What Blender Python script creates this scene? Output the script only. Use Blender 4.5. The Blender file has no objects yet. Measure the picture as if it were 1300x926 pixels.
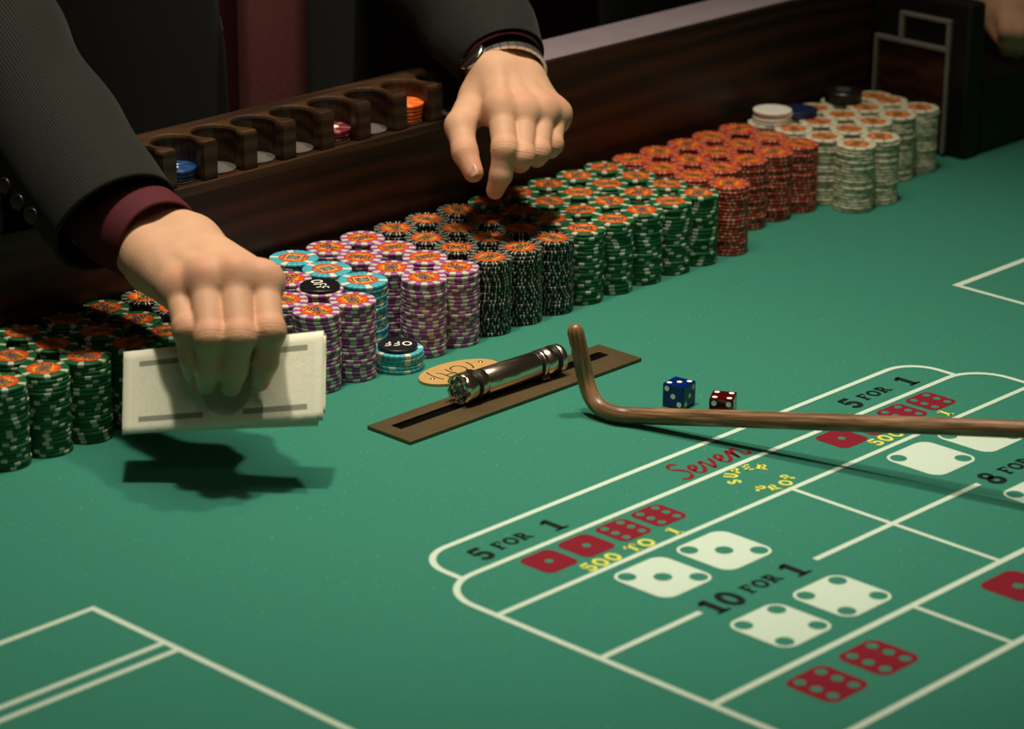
import bpy, bmesh, math, random
import numpy as np
from mathutils import Vector, Matrix
random.seed(7)
rng = np.random.default_rng(7)
PI = math.pi
SC = bpy.context.scene
C = SC.collection

# ------------------------------------------------------------------ camera
YAW, PITCH, ROLL, FPX, CAMH = 0.81002045, 0.33741429, 0.01059602, 3704.43, 0.83534
_fw = Vector((math.cos(PITCH)*math.sin(YAW), math.cos(PITCH)*math.cos(YAW), -math.sin(PITCH)))
_r0 = Vector((math.cos(YAW), -math.sin(YAW), 0)); _u0 = _r0.cross(_fw)
_r = _r0*math.cos(ROLL) + _u0*math.sin(ROLL); _u = -_r0*math.sin(ROLL) + _u0*math.cos(ROLL)
cam = bpy.data.cameras.new('camera'); camo = bpy.data.objects.new('camera', cam); C.objects.link(camo)
M = Matrix((_r, _u, -_fw)).transposed().to_4x4(); M.translation = (0, 0, CAMH)
camo.matrix_world = M
cam.sensor_width = 36; cam.sensor_fit = 'HORIZONTAL'; cam.lens = FPX*36/1300
cam.shift_y = -45/1300
cam.clip_start = 0.05; cam.clip_end = 60
cam.dof.use_dof = True; cam.dof.focus_distance = 2.40; cam.dof.aperture_fstop = 6.6
SC.camera = camo
SC.view_settings.view_transform = 'Standard'; SC.view_settings.look = 'None'
SC.view_settings.gamma = 1; SC.view_settings.use_curve_mapping = False
SC.view_settings.exposure = 0.0

# ------------------------------------------------------------------ world, ceiling downlights and added fill lights
W = bpy.data.worlds.new('casino_dark'); SC.world = W; W.use_nodes = True
W.node_tree.nodes['Background'].inputs[0].default_value = (0.9, 0.72, 0.55, 1)
W.node_tree.nodes['Background'].inputs[1].default_value = 0.022
def lamp(name, loc, target, watts, size, angle, blend, col):
    l = bpy.data.lights.new(name, 'SPOT'); l.energy = watts; l.shadow_soft_size = size
    l.spot_size = math.radians(angle); l.spot_blend = blend; l.color = col
    o = bpy.data.objects.new(name, l); C.objects.link(o); o.location = loc
    o.rotation_euler = (Vector(target) - Vector(loc)).to_track_quat('-Z', 'Y').to_euler()
WARM = (1, .90, .74)
lamp('ceiling_downlight', (1.94, 1.54, 1.85), (1.80, 1.46, 0), 88, 0.055, 49, 1.0, WARM)
lamp('ceiling_downlight', (1.36, 1.64, 1.85), (1.34, 1.53, 0), 88, 0.055, 50, 1.0, WARM)
def area(name, loc, target, watts, size, col):
    l = bpy.data.lights.new(name, 'AREA'); l.energy = watts; l.shape = 'DISK'; l.size = size; l.color = col
    o = bpy.data.objects.new(name, l); C.objects.link(o); o.location = loc
    o.rotation_euler = (Vector(target) - Vector(loc)).to_track_quat('-Z', 'Y').to_euler()
area('overhead_fill', (1.62, 1.58, 2.1), (1.62, 1.50, 0), 12, 0.9, WARM)  # soft fill added overhead to lift the shadows and shine in the metal
area('camera_side_fill', (0.3, 0.3, 2.5), (1.6, 1.55, 0.05), 3.2, 0.8, (1, .82, .60))  # weak unseen fill added behind the camera for the stack fronts

# ------------------------------------------------------------------ helpers
def at(px, py, d):
    """the point at depth d (metres along the view axis) seen at photo pixel px, py"""
    return Vector((0, 0, CAMH)) + d*(_fw + (px-650)/FPX*_r - (py-418)/FPX*_u)
def atz(px, py, z):
    v = _fw + (px-650)/FPX*_r - (py-418)/FPX*_u
    return Vector((0, 0, CAMH)) + ((z-CAMH)/v.z)*v
def tag(o, label=None, cat=None, group=None, kind=None):
    if label: o['label'] = label
    if cat: o['category'] = cat
    if group: o['group'] = group
    if kind: o['kind'] = kind
    return o
def empty(name, loc=(0, 0, 0)):
    o = bpy.data.objects.new(name, None); C.objects.link(o); o.location = loc; return o
def link(name, me, parent=None, loc=None):
    o = bpy.data.objects.new(name, me); C.objects.link(o)
    if parent is not None:
        o.parent = parent
    if loc is not None: o.location = loc
    return o
def mesh(name, v, f, mat=None, smooth=False):
    me = bpy.data.meshes.new(name); me.from_pydata([tuple(map(float, a)) for a in v], [], [tuple(map(int, a)) for a in f]); me.update()
    if mat is not None: me.materials.append(mat)
    if smooth:
        me.polygons.foreach_set('use_smooth', [True]*len(me.polygons))
    return me
def bm_mesh(name, bm, mat, smooth=False):
    me = bpy.data.meshes.new(name); bmesh.ops.recalc_face_normals(bm, faces=bm.faces); bm.to_mesh(me); bm.free()
    me.materials.append(mat)
    if smooth: me.polygons.foreach_set('use_smooth', [True]*len(me.polygons))
    return me
def box_bm(bm, x0, x1, y0, y1, z0, z1, bev=0.0, seg=2):
    r = bmesh.ops.create_cube(bm, size=1)
    for v in r['verts']:
        v.co = Vector(((x0+x1)/2 + v.co.x*(x1-x0), (y0+y1)/2 + v.co.y*(y1-y0), (z0+z1)/2 + v.co.z*(z1-z0)))
    if bev > 0:
        es = set(e for v in r['verts'] for e in v.link_edges)
        bmesh.ops.bevel(bm, geom=list(es), offset=bev, segments=seg, affect='EDGES', profile=0.5)
def box(name, b, mat, parent=None, bev=0.0, smooth=False):
    bm = bmesh.new(); box_bm(bm, *b, bev=bev); return link(name, bm_mesh(name, bm, mat, smooth), parent)
def lathe(name, prof, mat, seg=40, smooth=True):
    """prof: (radius, z) from bottom to top; closed at the ends when radius is 0"""
    v = []; f = []; rings = []
    for r, z in prof:
        if r == 0: rings.append([len(v)]); v.append((0, 0, z))
        else:
            rings.append(list(range(len(v), len(v)+seg)))
            v += [(r*math.cos(2*PI*i/seg), r*math.sin(2*PI*i/seg), z) for i in range(seg)]
    for a, b in zip(rings, rings[1:]):
        for i in range(seg):
            j = (i+1) % seg
            if len(a) == 1: f.append((a[0], b[j], b[i])) if len(b) > 1 else None
            elif len(b) == 1: f.append((a[i], a[j], b[0]))
            else: f.append((a[i], a[j], b[j], b[i]))
    return mesh(name, v, f, mat, smooth)
def catmull(pts, n=8):
    P = [np.array(p, float) for p in pts]; P = [2*P[0]-P[1]] + P + [2*P[-1]-P[-2]]; out = []
    for i in range(1, len(P)-2):
        for t in np.linspace(0, 1, n, endpoint=False):
            a, b, c, d = P[i-1:i+3]
            out.append(.5*((2*b) + (c-a)*t + (2*a-5*b+4*c-d)*t*t + (-a+3*b-3*c+d)*t**3))
    out.append(P[-2]); return out
def loft(cs, ra, rb, up=(0, 0, 1), seg=24, cap=True, inward=0.0, wr=None, u_scale=None):
    """tube through centres cs with half-widths ra (across) and rb (along the normal)"""
    cs = [np.array(c, float) for c in cs]; v = []; f = []; uv = []; n = len(cs); s = 0
    up = np.array(up, float)
    for i, c in enumerate(cs):
        t = cs[min(i+1, n-1)] - cs[max(i-1, 0)]; t /= np.linalg.norm(t)
        a = np.cross(t, up); a /= np.linalg.norm(a); b = np.cross(a, t)
        if i: s += np.linalg.norm(c-cs[i-1])
        for k in range(seg):
            th = 2*PI*k/seg; w = 0 if wr is None else wr(s, th)
            v.append(c + a*math.cos(th)*(ra[i]+w) + b*math.sin(th)*(rb[i]+w)); uv.append((th/(2*PI), s))
    for i in range(n-1):
        for k in range(seg):
            j = (k+1) % seg
            f.append((i*seg+k, i*seg+j, (i+1)*seg+j, (i+1)*seg+k))
    if inward:                                         # fold the first ring inwards so that the cloth has an edge
        base = len(v)
        for k in range(seg):
            v.append(cs[0] + (v[k]-cs[0])*(1-inward)); uv.append(uv[k])
        d = cs[min(2, n-1)]-cs[0]
        for k in range(seg):
            v.append(cs[0] + d*1.0 + (v[k]-cs[0])*(1-inward)); uv.append(uv[k])
        for k in range(seg):
            j = (k+1) % seg
            f.append((k, base+k, base+j, j)); f.append((base+k, base+seg+k, base+seg+j, base+j))
    elif cap:
        f.append(tuple(range(seg-1, -1, -1)))
    if cap: f.append(tuple((n-1)*seg+k for k in range(seg)))
    return v, f, uv
def set_uv(me, uv):
    L = me.uv_layers.new(name='UVMap'); vi = np.zeros(len(me.loops), int); me.loops.foreach_get('vertex_index', vi)
    L.data.foreach_set('uv', np.asarray(uv, float)[vi].ravel())

# ------------------------------------------------------------------ materials
class NT:
    def __init__(s, name):
        s.m = bpy.data.materials.new(name); s.m.use_nodes = True; s.t = s.m.node_tree; s.b = s.t.nodes['Principled BSDF']
    def n(s, t, **kw):
        x = s.t.nodes.new(t)
        for k, v in kw.items(): setattr(x, k, v)
        return x
    def l(s, a, b): s.t.links.new(a, b)
    def math(s, op, a, b=None, c=None):
        x = s.n('ShaderNodeMath', operation=op)
        for i, q in enumerate((a, b, c)):
            if q is None: continue
            if hasattr(q, 'is_linked') or hasattr(q, 'node'): s.l(q, x.inputs[i])
            else: x.inputs[i].default_value = q
        return x.outputs[0]
    def mix(s, fac, a, b):
        x = s.n('ShaderNodeMix', data_type='RGBA')
        for sock, q in ((x.inputs[0], fac), (x.inputs[6], a), (x.inputs[7], b)):
            if hasattr(q, 'node'): s.l(q, sock)
            elif isinstance(q, (int, float)): sock.default_value = q
            else: sock.default_value = (*q, 1)
        return x.outputs[2]
    def noise(s, vec, scale, detail=3, rough=.5):
        x = s.n('ShaderNodeTexNoise'); x.inputs['Scale'].default_value = scale; x.inputs['Detail'].default_value = detail; x.inputs['Roughness'].default_value = rough
        if vec is not None: s.l(vec, x.inputs['Vector'])
        return x.outputs['Fac']
    def ramp(s, fac, stops):
        x = s.n('ShaderNodeValToRGB'); e = x.color_ramp.elements
        while len(e) < len(stops): e.new(.5)
        for q, (p, c) in zip(e, stops): q.position = p; q.color = (*c, 1)
        s.l(fac, x.inputs[0]); return x.outputs[0]
    def co(s, which='Object'): return s.n('ShaderNodeTexCoord').outputs[which]
    def mapping(s, vec, scale=(1, 1, 1), rot=(0, 0, 0)):
        x = s.n('ShaderNodeMapping'); x.inputs['Scale'].default_value = scale; x.inputs['Rotation'].default_value = rot; s.l(vec, x.inputs[0]); return x.outputs[0]
    def bump(s, h, strength, dist=.001):
        x = s.n('ShaderNodeBump'); x.inputs['Strength'].default_value = strength; x.inputs['Distance'].default_value = dist
        s.l(h, x.inputs['Height']); s.l(x.outputs[0], s.b.inputs['Normal'])
    def set(s, col=None, rough=.5, metal=0, spec=.5, **kw):
        if col is not None:
            if hasattr(col, 'node'): s.l(col, s.b.inputs['Base Color'])
            else: s.b.inputs['Base Color'].default_value = (*col, 1)
        s.b.inputs['Roughness'].default_value = rough; s.b.inputs['Metallic'].default_value = metal
        s.b.inputs['Specular IOR Level'].default_value = spec
        for k, v in kw.items(): s.b.inputs[k].default_value = v
        return s.m
def plain(name, col, rough=.5, metal=0, spec=.5, scale=60, var=.12, **kw):
    t = NT(name); n = t.noise(t.co(), scale, 3)
    c = t.mix(n, tuple(x*(1-var) for x in col), tuple(min(1, x*(1+var)) for x in col))
    return t.set(c, rough, metal, spec, **kw)

FELT = (0.027, 0.195, 0.128)
def felt_material():
    t = NT('green_felt'); co = t.co(); big = t.noise(co, 3.0, 2); fine = t.noise(co, 900, 2, .7)
    c = t.mix(fine, tuple(x*.72 for x in FELT), tuple(x*1.28 for x in FELT))
    c = t.mix(t.math('MULTIPLY', big, .12), c, (0.04, 0.21, 0.15))
    lint = t.math('GREATER_THAN', t.noise(co, 420, 0), .80)
    c = t.mix(t.math('MULTIPLY', lint, .35), c, (.35, .5, .4))
    t.bump(fine, .5, .0006)
    return t.set(c, .95, 0, .12, **{'Sheen Weight': .15, 'Sheen Roughness': .5})
def print_material(name, col):
    t = NT(name); co = t.co(); fine = t.noise(co, 800, 2, .7)
    c = t.mix(fine, tuple(x*.85 for x in col), tuple(min(1, x*1.1) for x in col))
    t.bump(fine, .4, .0005)
    return t.set(c, .9, 0, .15)
def wood_material(name, dark, light, scale=1.0, rough=.35, spec=.5, axis='x', bands=14):
    t = NT(name); co = t.co()
    sc = {'x': (1.1, 9, 9), 'z': (9, 9, 1.1), 'y': (9, 1.1, 9)}[axis]
    m = t.mapping(co, tuple(q*scale for q in sc))
    n1 = t.noise(m, 4, 4, .6)
    w = t.n('ShaderNodeTexWave', wave_type='BANDS', bands_direction={'x': 'Z', 'y': 'Z', 'z': 'X'}[axis])
    w.inputs['Scale'].default_value = bands*.12; w.inputs['Distortion'].default_value = 9; w.inputs['Detail'].default_value = 3; w.inputs['Detail Scale'].default_value = 1.2
    t.l(m, w.inputs['Vector'])
    f = t.math('MULTIPLY_ADD', w.outputs['Fac'], .55, t.math('MULTIPLY', n1, .45))
    grain = t.noise(t.mapping(co, tuple(q*scale*14 for q in sc)), 5, 2)
    f = t.math('MULTIPLY_ADD', grain, .25, t.math('MULTIPLY', f, .85))
    c = t.ramp(f, [(.2, dark), (.55, tuple((a+b)/2 for a, b in zip(dark, light))), (.85, light)])
    t.bump(f, .15, .0006)
    return t.set(c, rough, 0, spec)

m_felt = felt_material()
m_white = print_material('white_layout_print', (.57, .70, .57))
m_black = print_material('black_layout_print', (.008, .014, .010))
m_redp = print_material('red_layout_print', (.20, .011, .022))
m_yel = print_material('yellow_layout_print', (.66, .68, .10))
m_wood = wood_material('dark_mahogany', (.005, .002, .0009), (.052, .016, .0050), 1.0, .38, .35)
m_rackwood = wood_material('rack_walnut', (.009, .004, .0018), (.058, .026, .009), 1.6, .40, .4)
m_rail = plain('rail_reflected_light_grey', (.29, .235, .25), .35, 0, .5, 40, .15)  # lavender-grey of light reflected by the wall top, put into the base colour
m_blackwood = plain('black_lacquer', (.006, .006, .005), .4, 0, .4)
m_grey = plain('grey_felt_pad', (.095, .082, .07), .9, 0, .1, 300, .35)

# ------------------------------------------------------------------ room
fl = box('floor', (-6, 9, -6, 9, -.80, -.74), plain('dark_patterned_carpet', (.030, .012, .010), .95, 0, .05, 9, .6)); tag(fl, kind='structure')
wb = box('wall_back', (-6, 9, 8.6, 8.7, -.74, 3.2), plain('dark_wall_paint', (.05, .03, .022), .8, 0, .2, 4, .3)); tag(wb, kind='structure')

# ------------------------------------------------------------------ the craps table
table = empty('craps_table', (1.7, 1.1, -.74))
tag(table, 'green felt craps table with printed bets and dark wooden inner wall', 'gaming table')
OFF = -Vector(table.location)
def tpart(name, me, parent=None):
    """a part of the table given in world coordinates"""
    o = link(name, me, parent if parent is not None else table)
    if parent is None: o.location = OFF
    return o
bm = bmesh.new(); box_bm(bm, .25, 3.6, .42, 1.802, -.03, 0)
felt = tpart('felt', bm_mesh('felt', bm, m_felt))
bm = bmesh.new(); box_bm(bm, .22, 3.63, .39, 1.86, -.12, -.0305, .004)
tpart('table_bed', bm_mesh('table_bed', bm, m_wood))
for (x0, x1, y0, y1) in ((.5, .72, .7, .92), (2.9, 3.12, .7, .92), (.5, .72, 1.4, 1.62), (2.9, 3.12, 1.4, 1.62)):
    bm = bmesh.new(); box_bm(bm, x0, x1, y0, y1, -.74, -.12, .01); tpart('leg', bm_mesh('leg', bm, m_wood))
# inner wall on the dealer's side
v = []; prof = [(.25, .142), (1.862, .142), (1.862, .171), (2.436, .171), (2.436, -.03), (.25, -.03)]
for y in (1.80, 1.862): v += [(x, y, z) for x, z in prof]
f = [(5, 4, 3, 2, 1, 0), (6, 7, 8, 9, 10, 11)] + [(i, (i+1) % 6, 6+(i+1) % 6, 6+i) for i in range(6)]
tpart('inner_wall', mesh('inner_wall', v, f, m_wood))
bm = bmesh.new(); box_bm(bm, 1.862, 2.434, 1.803, 1.858, .1712, .1735, .0008); tpart('rail_top', bm_mesh('rail_top', bm, m_rail))
bm = bmesh.new(); box_bm(bm, 1.0, 1.86, 1.797, 1.800, .134, .1425, .001); tpart('rack_lip', bm_mesh('rack_lip', bm, m_rackwood))
# comb of round chip cups along the top of the wall
PITCH_C, X0C, NCUP = .0443, 1.4812-.0443*9, 18
YF, YB, YC, RC = 1.8015, 1.861, 1.8235, .0192
outl = [(X0C-.018, YF)]
for i in range(NCUP):
    cx = X0C + PITCH_C*(i+.5)
    h = .0135; a0 = math.asin((YF+.006-YC)/RC) if abs(YF+.006-YC) < RC else -1.2
    outl.append((cx-h-.0015, YF)); outl.append((cx-h, YF+.003))
    aa = math.atan2(-(math.sqrt(RC*RC-h*h)), -h)
    for k in range(15):
        th = aa - (k/14)*(2*PI - 2*(abs(aa)-PI/2) if False else (2*PI - 2*math.acos(math.sqrt(RC*RC-h*h)/RC)))
        outl.append((cx+RC*math.cos(th), YC+RC*math.sin(th)))
    outl.append((cx+h, YF+.003)); outl.append((cx+h+.0015, YF))
outl += [(X0C+PITCH_C*NCUP+.010, YF), (X0C+PITCH_C*NCUP+.010, YB), (X0C-.018, YB)]
bm = bmesh.new()
lo = [bm.verts.new((x, y, .1425)) for x, y in outl]; bm.faces.new(lo)
r = bmesh.ops.extrude_face_region(bm, geom=list(bm.faces))
top = [v for v in r['geom'] if isinstance(v, bmesh.types.BMVert)]
for v in top: v.co.z = .176
bm.normal_update()
te = [e for e in bm.edges if all(v.co.z > .17 for v in e.verts)]
bmesh.ops.bevel(bm, geom=te, offset=.003, segments=2, affect='EDGES', profile=.5, clamp_overlap=True)
rack = tpart('chip_cup_rack', bm_mesh('chip_cup_rack', bm, m_rackwood))
for i in range(7, NCUP):
    cx = X0C + PITCH_C*(i+.5)
    o = link('cup_pad', lathe('cup_pad', [(0, 0), (.0185, 0), (.0185, .0012), (0, .0012)], m_grey, 24, False), rack, (cx, YC, .1426))
# block that closes the chip bay on the right, with its chrome-framed window
bm = bmesh.new(); box_bm(bm, 2.441, 2.468, 1.678, 1.862, .0005, .165, .005); tpart('end_wall', bm_mesh('end_wall', bm, m_blackwood))
bm = bmesh.new(); box_bm(bm, 2.4685, 3.5, 1.680, 1.862, .0005, .082, .006); tpart('end_block', bm_mesh('end_block', bm, m_blackwood))
m_chrome = plain('dull_chrome', (.24, .22, .19), .35, .25, .5, 80, .15)
m_amber = wood_material('reddish_panel', (.02, .006, .003), (.06, .02, .01), 1.0, .3, .4)
bm = bmesh.new(); box_bm(bm, 2.4385, 2.441, 1.70, 1.795, .004, .112); pn = tpart('side_panel', bm_mesh('side_panel', bm, m_amber))
for nm, b in (('frame_bar', (2.4345, 2.4405, 1.700, 1.796, .112, .1165)), ('frame_bar', (2.4345, 2.4405, 1.700, 1.765, .142, .146)),
              ('frame_post', (2.4345, 2.4405, 1.760, 1.765, .1165, .142)), ('frame_post', (2.4345, 2.4405, 1.700, 1.705, .1165, .142)),
              ('frame_post', (2.4345, 2.4405, 1.792, 1.796, .004, .112)), ('frame_post', (2.4345, 2.4405, 1.700, 1.704, .004, .112))):
    bm = bmesh.new(); box_bm(bm, *b, bev=.0008); tpart(nm, bm_mesh(nm, bm, m_chrome))

# ------------------------------------------------------------------ printing on the felt (flat print)
ZP = .00025
def poly_strip(pts, w, closed=False):
    """flat ribbon of width w (number or list) along 2-D pts"""
    P = [np.array(q[:2], float) for q in pts]; n = len(P); v = []; f = []
    for i in range(n):
        a = P[(i-1) % n] if closed or i else P[i]; b = P[(i+1) % n] if closed or i < n-1 else P[i]
        t = b-a; t /= (np.linalg.norm(t)+1e-12); nn = np.array((-t[1], t[0])); ww = (w[i] if hasattr(w, '__len__') else w)/2
        d0 = P[i]-a; d1 = b-P[i]
        if np.linalg.norm(d0) > 1e-9 and np.linalg.norm(d1) > 1e-9:
            c = abs(np.dot(nn, np.array((-d1[1], d1[0]))/np.linalg.norm(d1))); ww = ww/max(c, .5)
        v += [P[i]+nn*ww, P[i]-nn*ww]
    for i in range(n if closed else n-1):
        j = (i+1) % n; f.append((2*i, 2*i+1, 2*j+1, 2*j))
    return v, f
def arc(cx, cy, rx, ry, a0, a1, n=14):
    return [(cx+rx*math.cos(math.radians(a0+(a1-a0)*i/n)), cy+ry*math.sin(math.radians(a0+(a1-a0)*i/n))) for i in range(n+1)]
def flat(name, parts, mat, z=ZP, parent=None, label=None):
    V = []; F = []
    for v, f in parts:
        b = len(V); V += [(q[0], q[1], z) for q in v]; F += [tuple(b+i for i in q) for q in f]
    o = link(name, mesh(name, V, F, mat), parent if parent is not None else felt)
    if label: o['label'] = label
    return o
def line(pts, w=.0050, z=ZP): return flat('printed_line', [poly_strip(pts, w)], m_white, z)
XL, XR, XM = 1.2950, 1.9298, 1.6124
Y1, Y2, Y3, Y4, Y5, Y6 = 1.350, 1.3035, 1.244, 1.150, 1.0545, .9705
ra = .030
line([(XL+.0262, Y2)] + [(XL+.0262, Y1-ra)] + arc(XL+.0262+ra, Y1-ra, ra, ra, 180, 90, 8) + arc(XR-.0262-ra, Y1-ra, ra, ra, 90, 0, 8) + [(XR-.0262, Y2)])
rb = .036
line([(XL, .80)] + [(XL, Y2-rb)] + arc(XL+rb, Y2-rb, rb, rb, 180, 90, 8) + arc(XR-rb, Y2-rb, rb, rb, 90, 0, 8) + [(XR, .80)], z=ZP+.00004)
line([(XL, Y3), (XR, Y3)], .0048); line([(XL, Y5), (XR, Y5)], .0055); line([(XL, Y6), (XR, Y6)], .0055)
line([(XL, Y4), (1.3965, Y4)]); line([(1.5215, Y4), (1.7205, Y4)]); line([(1.838, Y4), (XR, Y4)])
line([(XM, Y3), (XM, Y5)], .0042, ZP+.00004)
for k in (1, 2): line([(XL+(XR-XL)*k/3, Y5), (XL+(XR-XL)*k/3, Y6)], .0042, ZP+.00004)
line([(.45, 1.4452), (1.1097, 1.4452), (1.1097, .75)]); line([(.45, 1.3695), (1.1085, 1.3695)], .0048, ZP+.00004); line([(.45, 1.355), (1.1085, 1.355)], .0048, ZP+.00004)
line([(3.0, 1.4408), (2.0985, 1.4408), (2.0985, .75)], .0055)
def rounded(cx, cy, s, r):
    h = s/2; return [q for (ox, oy, a) in ((h-r, h-r, 0), (r-h, h-r, 90), (r-h, r-h, 180), (h-r, r-h, 270)) for q in arc(cx+ox, cy+oy, r, r, a, a+90, 5)]
m_felt_pip = m_felt
def printed_die(cx, cy, s, mat, pips, pr, label=None):
    pts = rounded(cx, cy, s, s*.2)
    o = flat('printed_die', [(pts, [tuple(range(len(pts)))])], mat, ZP, label=label)
    P = []
    for (a, b) in pips:
        q = arc(cx+a*s, cy+b*s, pr, pr, 0, 360, 17)[:-1]; P.append((q, [tuple(range(len(q)))]))
    V = []; F = []
    for v, f in P:
        b = len(V); V += [(q[0], q[1], ZP+.0001) for q in v]; F += [tuple(b+i for i in q) for q in f]
    me = mesh('die_pips', V, F, m_felt)
    me.materials.clear(); me.materials.append(m_felt)
    bmx = bmesh.new(); bmx.from_mesh(o.data); base = len(bmx.verts)      # the pips are the bare felt showing: same print, second material
    bmx.free()
    d = o.data; n0 = len(d.vertices)
    vs = [tuple(v.co) for v in d.vertices] + V; fs = [tuple(p.vertices) for p in d.polygons] + [tuple(n0+i for i in f) for f in F]
    nf = len(d.polygons)
    nm = mesh('printed_die', vs, fs, mat); nm.materials.append(m_felt)
    for p in nm.polygons[nf:]: p.material_index = 1
    o.data = nm
    bpy.data.meshes.remove(d); bpy.data.meshes.remove(me)
    return o
P1 = [(0, 0)]; Q = .325
P2 = [(-Q, Q), (Q, -Q)]; P3 = P2+P1; P4 = P2+[(Q, Q), (-Q, -Q)]; P5 = P4+P1; P6 = [(a*.26, b*.32) for a in (-1, 1) for b in (-1, 0, 1)]
for (x, y, pp) in ((1.4222, 1.2062, P3), (1.4882, 1.2058, P3), (1.4185, 1.0982, P4), (1.4860, 1.0984, P4),
                   (1.7370, 1.2065, P2), (1.8035, 1.2070, P2), (1.7405, 1.1010, P5), (1.8080, 1.1010, P5)):
    printed_die(x, y, .0545, m_white, pp, .0067, 'white printed die face')
for dx in (0, .3355):
    for x, pp in ((1.3858, P1), (1.4250, P1), (1.4645, P6), (1.5032, P6)):
        printed_die(x+dx, 1.2808, .0325, m_redp, pp, .0032, 'dark red printed die face')
for (x, pp) in ((1.3705, P6), (1.4255, P6), (1.5855, P1), (1.6405, P1), (1.797, P6), (1.852, P5)):
    printed_die(x, 1.0215, .042, m_redp, pp, .0042, 'dark red printed die face')
# lettering: strokes (points, width) in a unit-high box, and the advance
def S(pts, w): return (pts, w)
GL = {
 '1': ([S([(.31, 0), (.31, 1)], .24), S([(.30, .93), (.04, .78)], .13), S([(.02, .05), (.60, .05)], .10)], .68),
 '5': ([S([(.16, .90), (.66, .93)], .19), S([(.17, .96), (.13, .50)], .10), S(arc(.36, .32, .25, .25, 140, -160), .19)], .78),
 '0': ([S(arc(.38, .5, .27, .42, 0, 360, 24), .20)], .84),
 '8': ([S(arc(.37, .74, .20, .19, 0, 360, 20), .15), S(arc(.37, .28, .25, .23, 0, 360, 20), .18)], .80),
 'F': ([S([(.20, 0), (.20, 1)], .22), S([(.02, .05), (.44, .05)], .10), S([(.02, .94), (.68, .94)], .12), S([(.65, 1), (.65, .70)], .10), S([(.2, .52), (.48, .52)], .12)], .78),
 'O': ([S(arc(.44, .5, .33, .41, 0, 360, 24), .20)], .94),
 'R': ([S([(.20, 0), (.20, 1)], .22), S([(.02, .05), (.42, .05)], .10), S([(.02, .94), (.42, .94)], .12), S(arc(.38, .73, .22, .20, 95, -95), .16), S([(.40, .52), (.74, .03)], .20), S([(.62, .05), (.86, .05)], .10)], .92),
 'T': ([S([(.38, 0), (.38, 1)], .22), S([(.18, .05), (.58, .05)], .10), S([(.02, .94), (.74, .94)], .12), S([(.05, 1), (.05, .68)], .10), S([(.71, 1), (.71, .68)], .10)], .84),
 'S': ([S(catmull([(.62, .78), (.40, .92), (.16, .76), (.36, .52), (.62, .28), (.38, .08), (.10, .22)], 6), .20)], .76),
 'U': ([S([(.14, 1), (.14, .35)] + arc(.37, .33, .23, .25, 180, 360) + [(.60, 1)], .20)], .78),
 'P': ([S([(.14, 0), (.14, 1)], .22), S([(.05, .92), (.38, .92)], .16), S([(.05, .48), (.38, .48)], .16), S(arc(.38, .70, .22, .22, 90, -90), .18)], .72),
 'E': ([S([(.14, 0), (.14, 1)], .22), S([(.05, .92), (.60, .92)], .16), S([(.05, .5), (.52, .5)], .15), S([(.05, .08), (.62, .08)], .16)], .70),
}
def glyph(ch, x, y, h, ang=0.0, wx=1.0, bold=1.0):
    """ribbons of a glyph with its lower left corner at x, y"""
    out = []; ca, sa = math.cos(ang), math.sin(ang)
    for pts, w in GL[ch][0]:
        q = [(x+ca*a*h*wx-sa*b*h, y+sa*a*h*wx+ca*b*h) for a, b in pts]; out.append(poly_strip(q, w*h*bold))
    return out
def word(txt, x, y, h, wx=1.0, sp=.06, bold=1.0):
    out = []
    for ch in txt:
        if ch == ' ': x += .38*h*wx; continue
        out += glyph(ch, x, y, h, 0, wx, bold); x += (GL[ch][1]+sp)*h*wx
    return out, x
def bet(txt_big, x, y, hb, hs, big1_x):
    p, xx = word(txt_big, x, y-hb/2, hb, 1.0, .05, 1.18)
    q, xx = word('FOR', xx+.0055, y-hs/2+.001, hs, 1.05, .04, 1.15)
    r, xx = word('1', big1_x, y-hb/2, hb, 1.1, .06, 1.15)
    for part, what in ((p, txt_big), (q, 'FOR'), (r, '1')): flat('printed_text', part, m_black, label='black printed lettering '+what)
for dx in (0, .4275): bet('5', 1.3535+dx, 1.3235, .0205, .0125, 1.4285+dx)
bet('10', 1.4025, 1.1500, .0225, .0130, 1.4895)
bet('8', 1.7285, 1.1500, .0225, .0130, 1.8060)
for dx, dy in ((0, 0), (.3360, .0030)):
    for tx_, xx_ in (('500', 1.3925), ('TO', 1.4395), ('1', 1.4845)):
        p, _ = word(tx_, xx_+dx, 1.2475+dy, .0130, 1.12, .06, 1.12); flat('printed_text', p, m_yel, label='yellow printed lettering '+tx_)
# arched SUPER / PROP
P = []; cx, cy, R = 1.6124, 1.2750, .0162
for ch, a in zip('SUPER', (158, 123, 92, 62, 31)):
    t = math.radians(a); h = .0108; x, y = cx+R*math.cos(t), cy+R*math.sin(t); w = GL[ch][1]*h*1.15
    P += glyph(ch, x+math.sin(t)*-w/2, y+math.cos(t)*w/2, h, t-PI/2, 1.05, 1.10)
for ch, a in zip('PROP', (222, 250, 286, 319)):
    t = math.radians(a); h = .0108; x, y = cx+(R+h)*math.cos(t), cy+(R+h)*math.sin(t); w = GL[ch][1]*h
    P += glyph(ch, x+math.sin(t)*w/2, y-math.cos(t)*w/2, h, t+PI/2, 1.05, 1.10)
flat('printed_text', P, m_yel, label='yellow lettering SUPER PROP in an arch')
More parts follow.
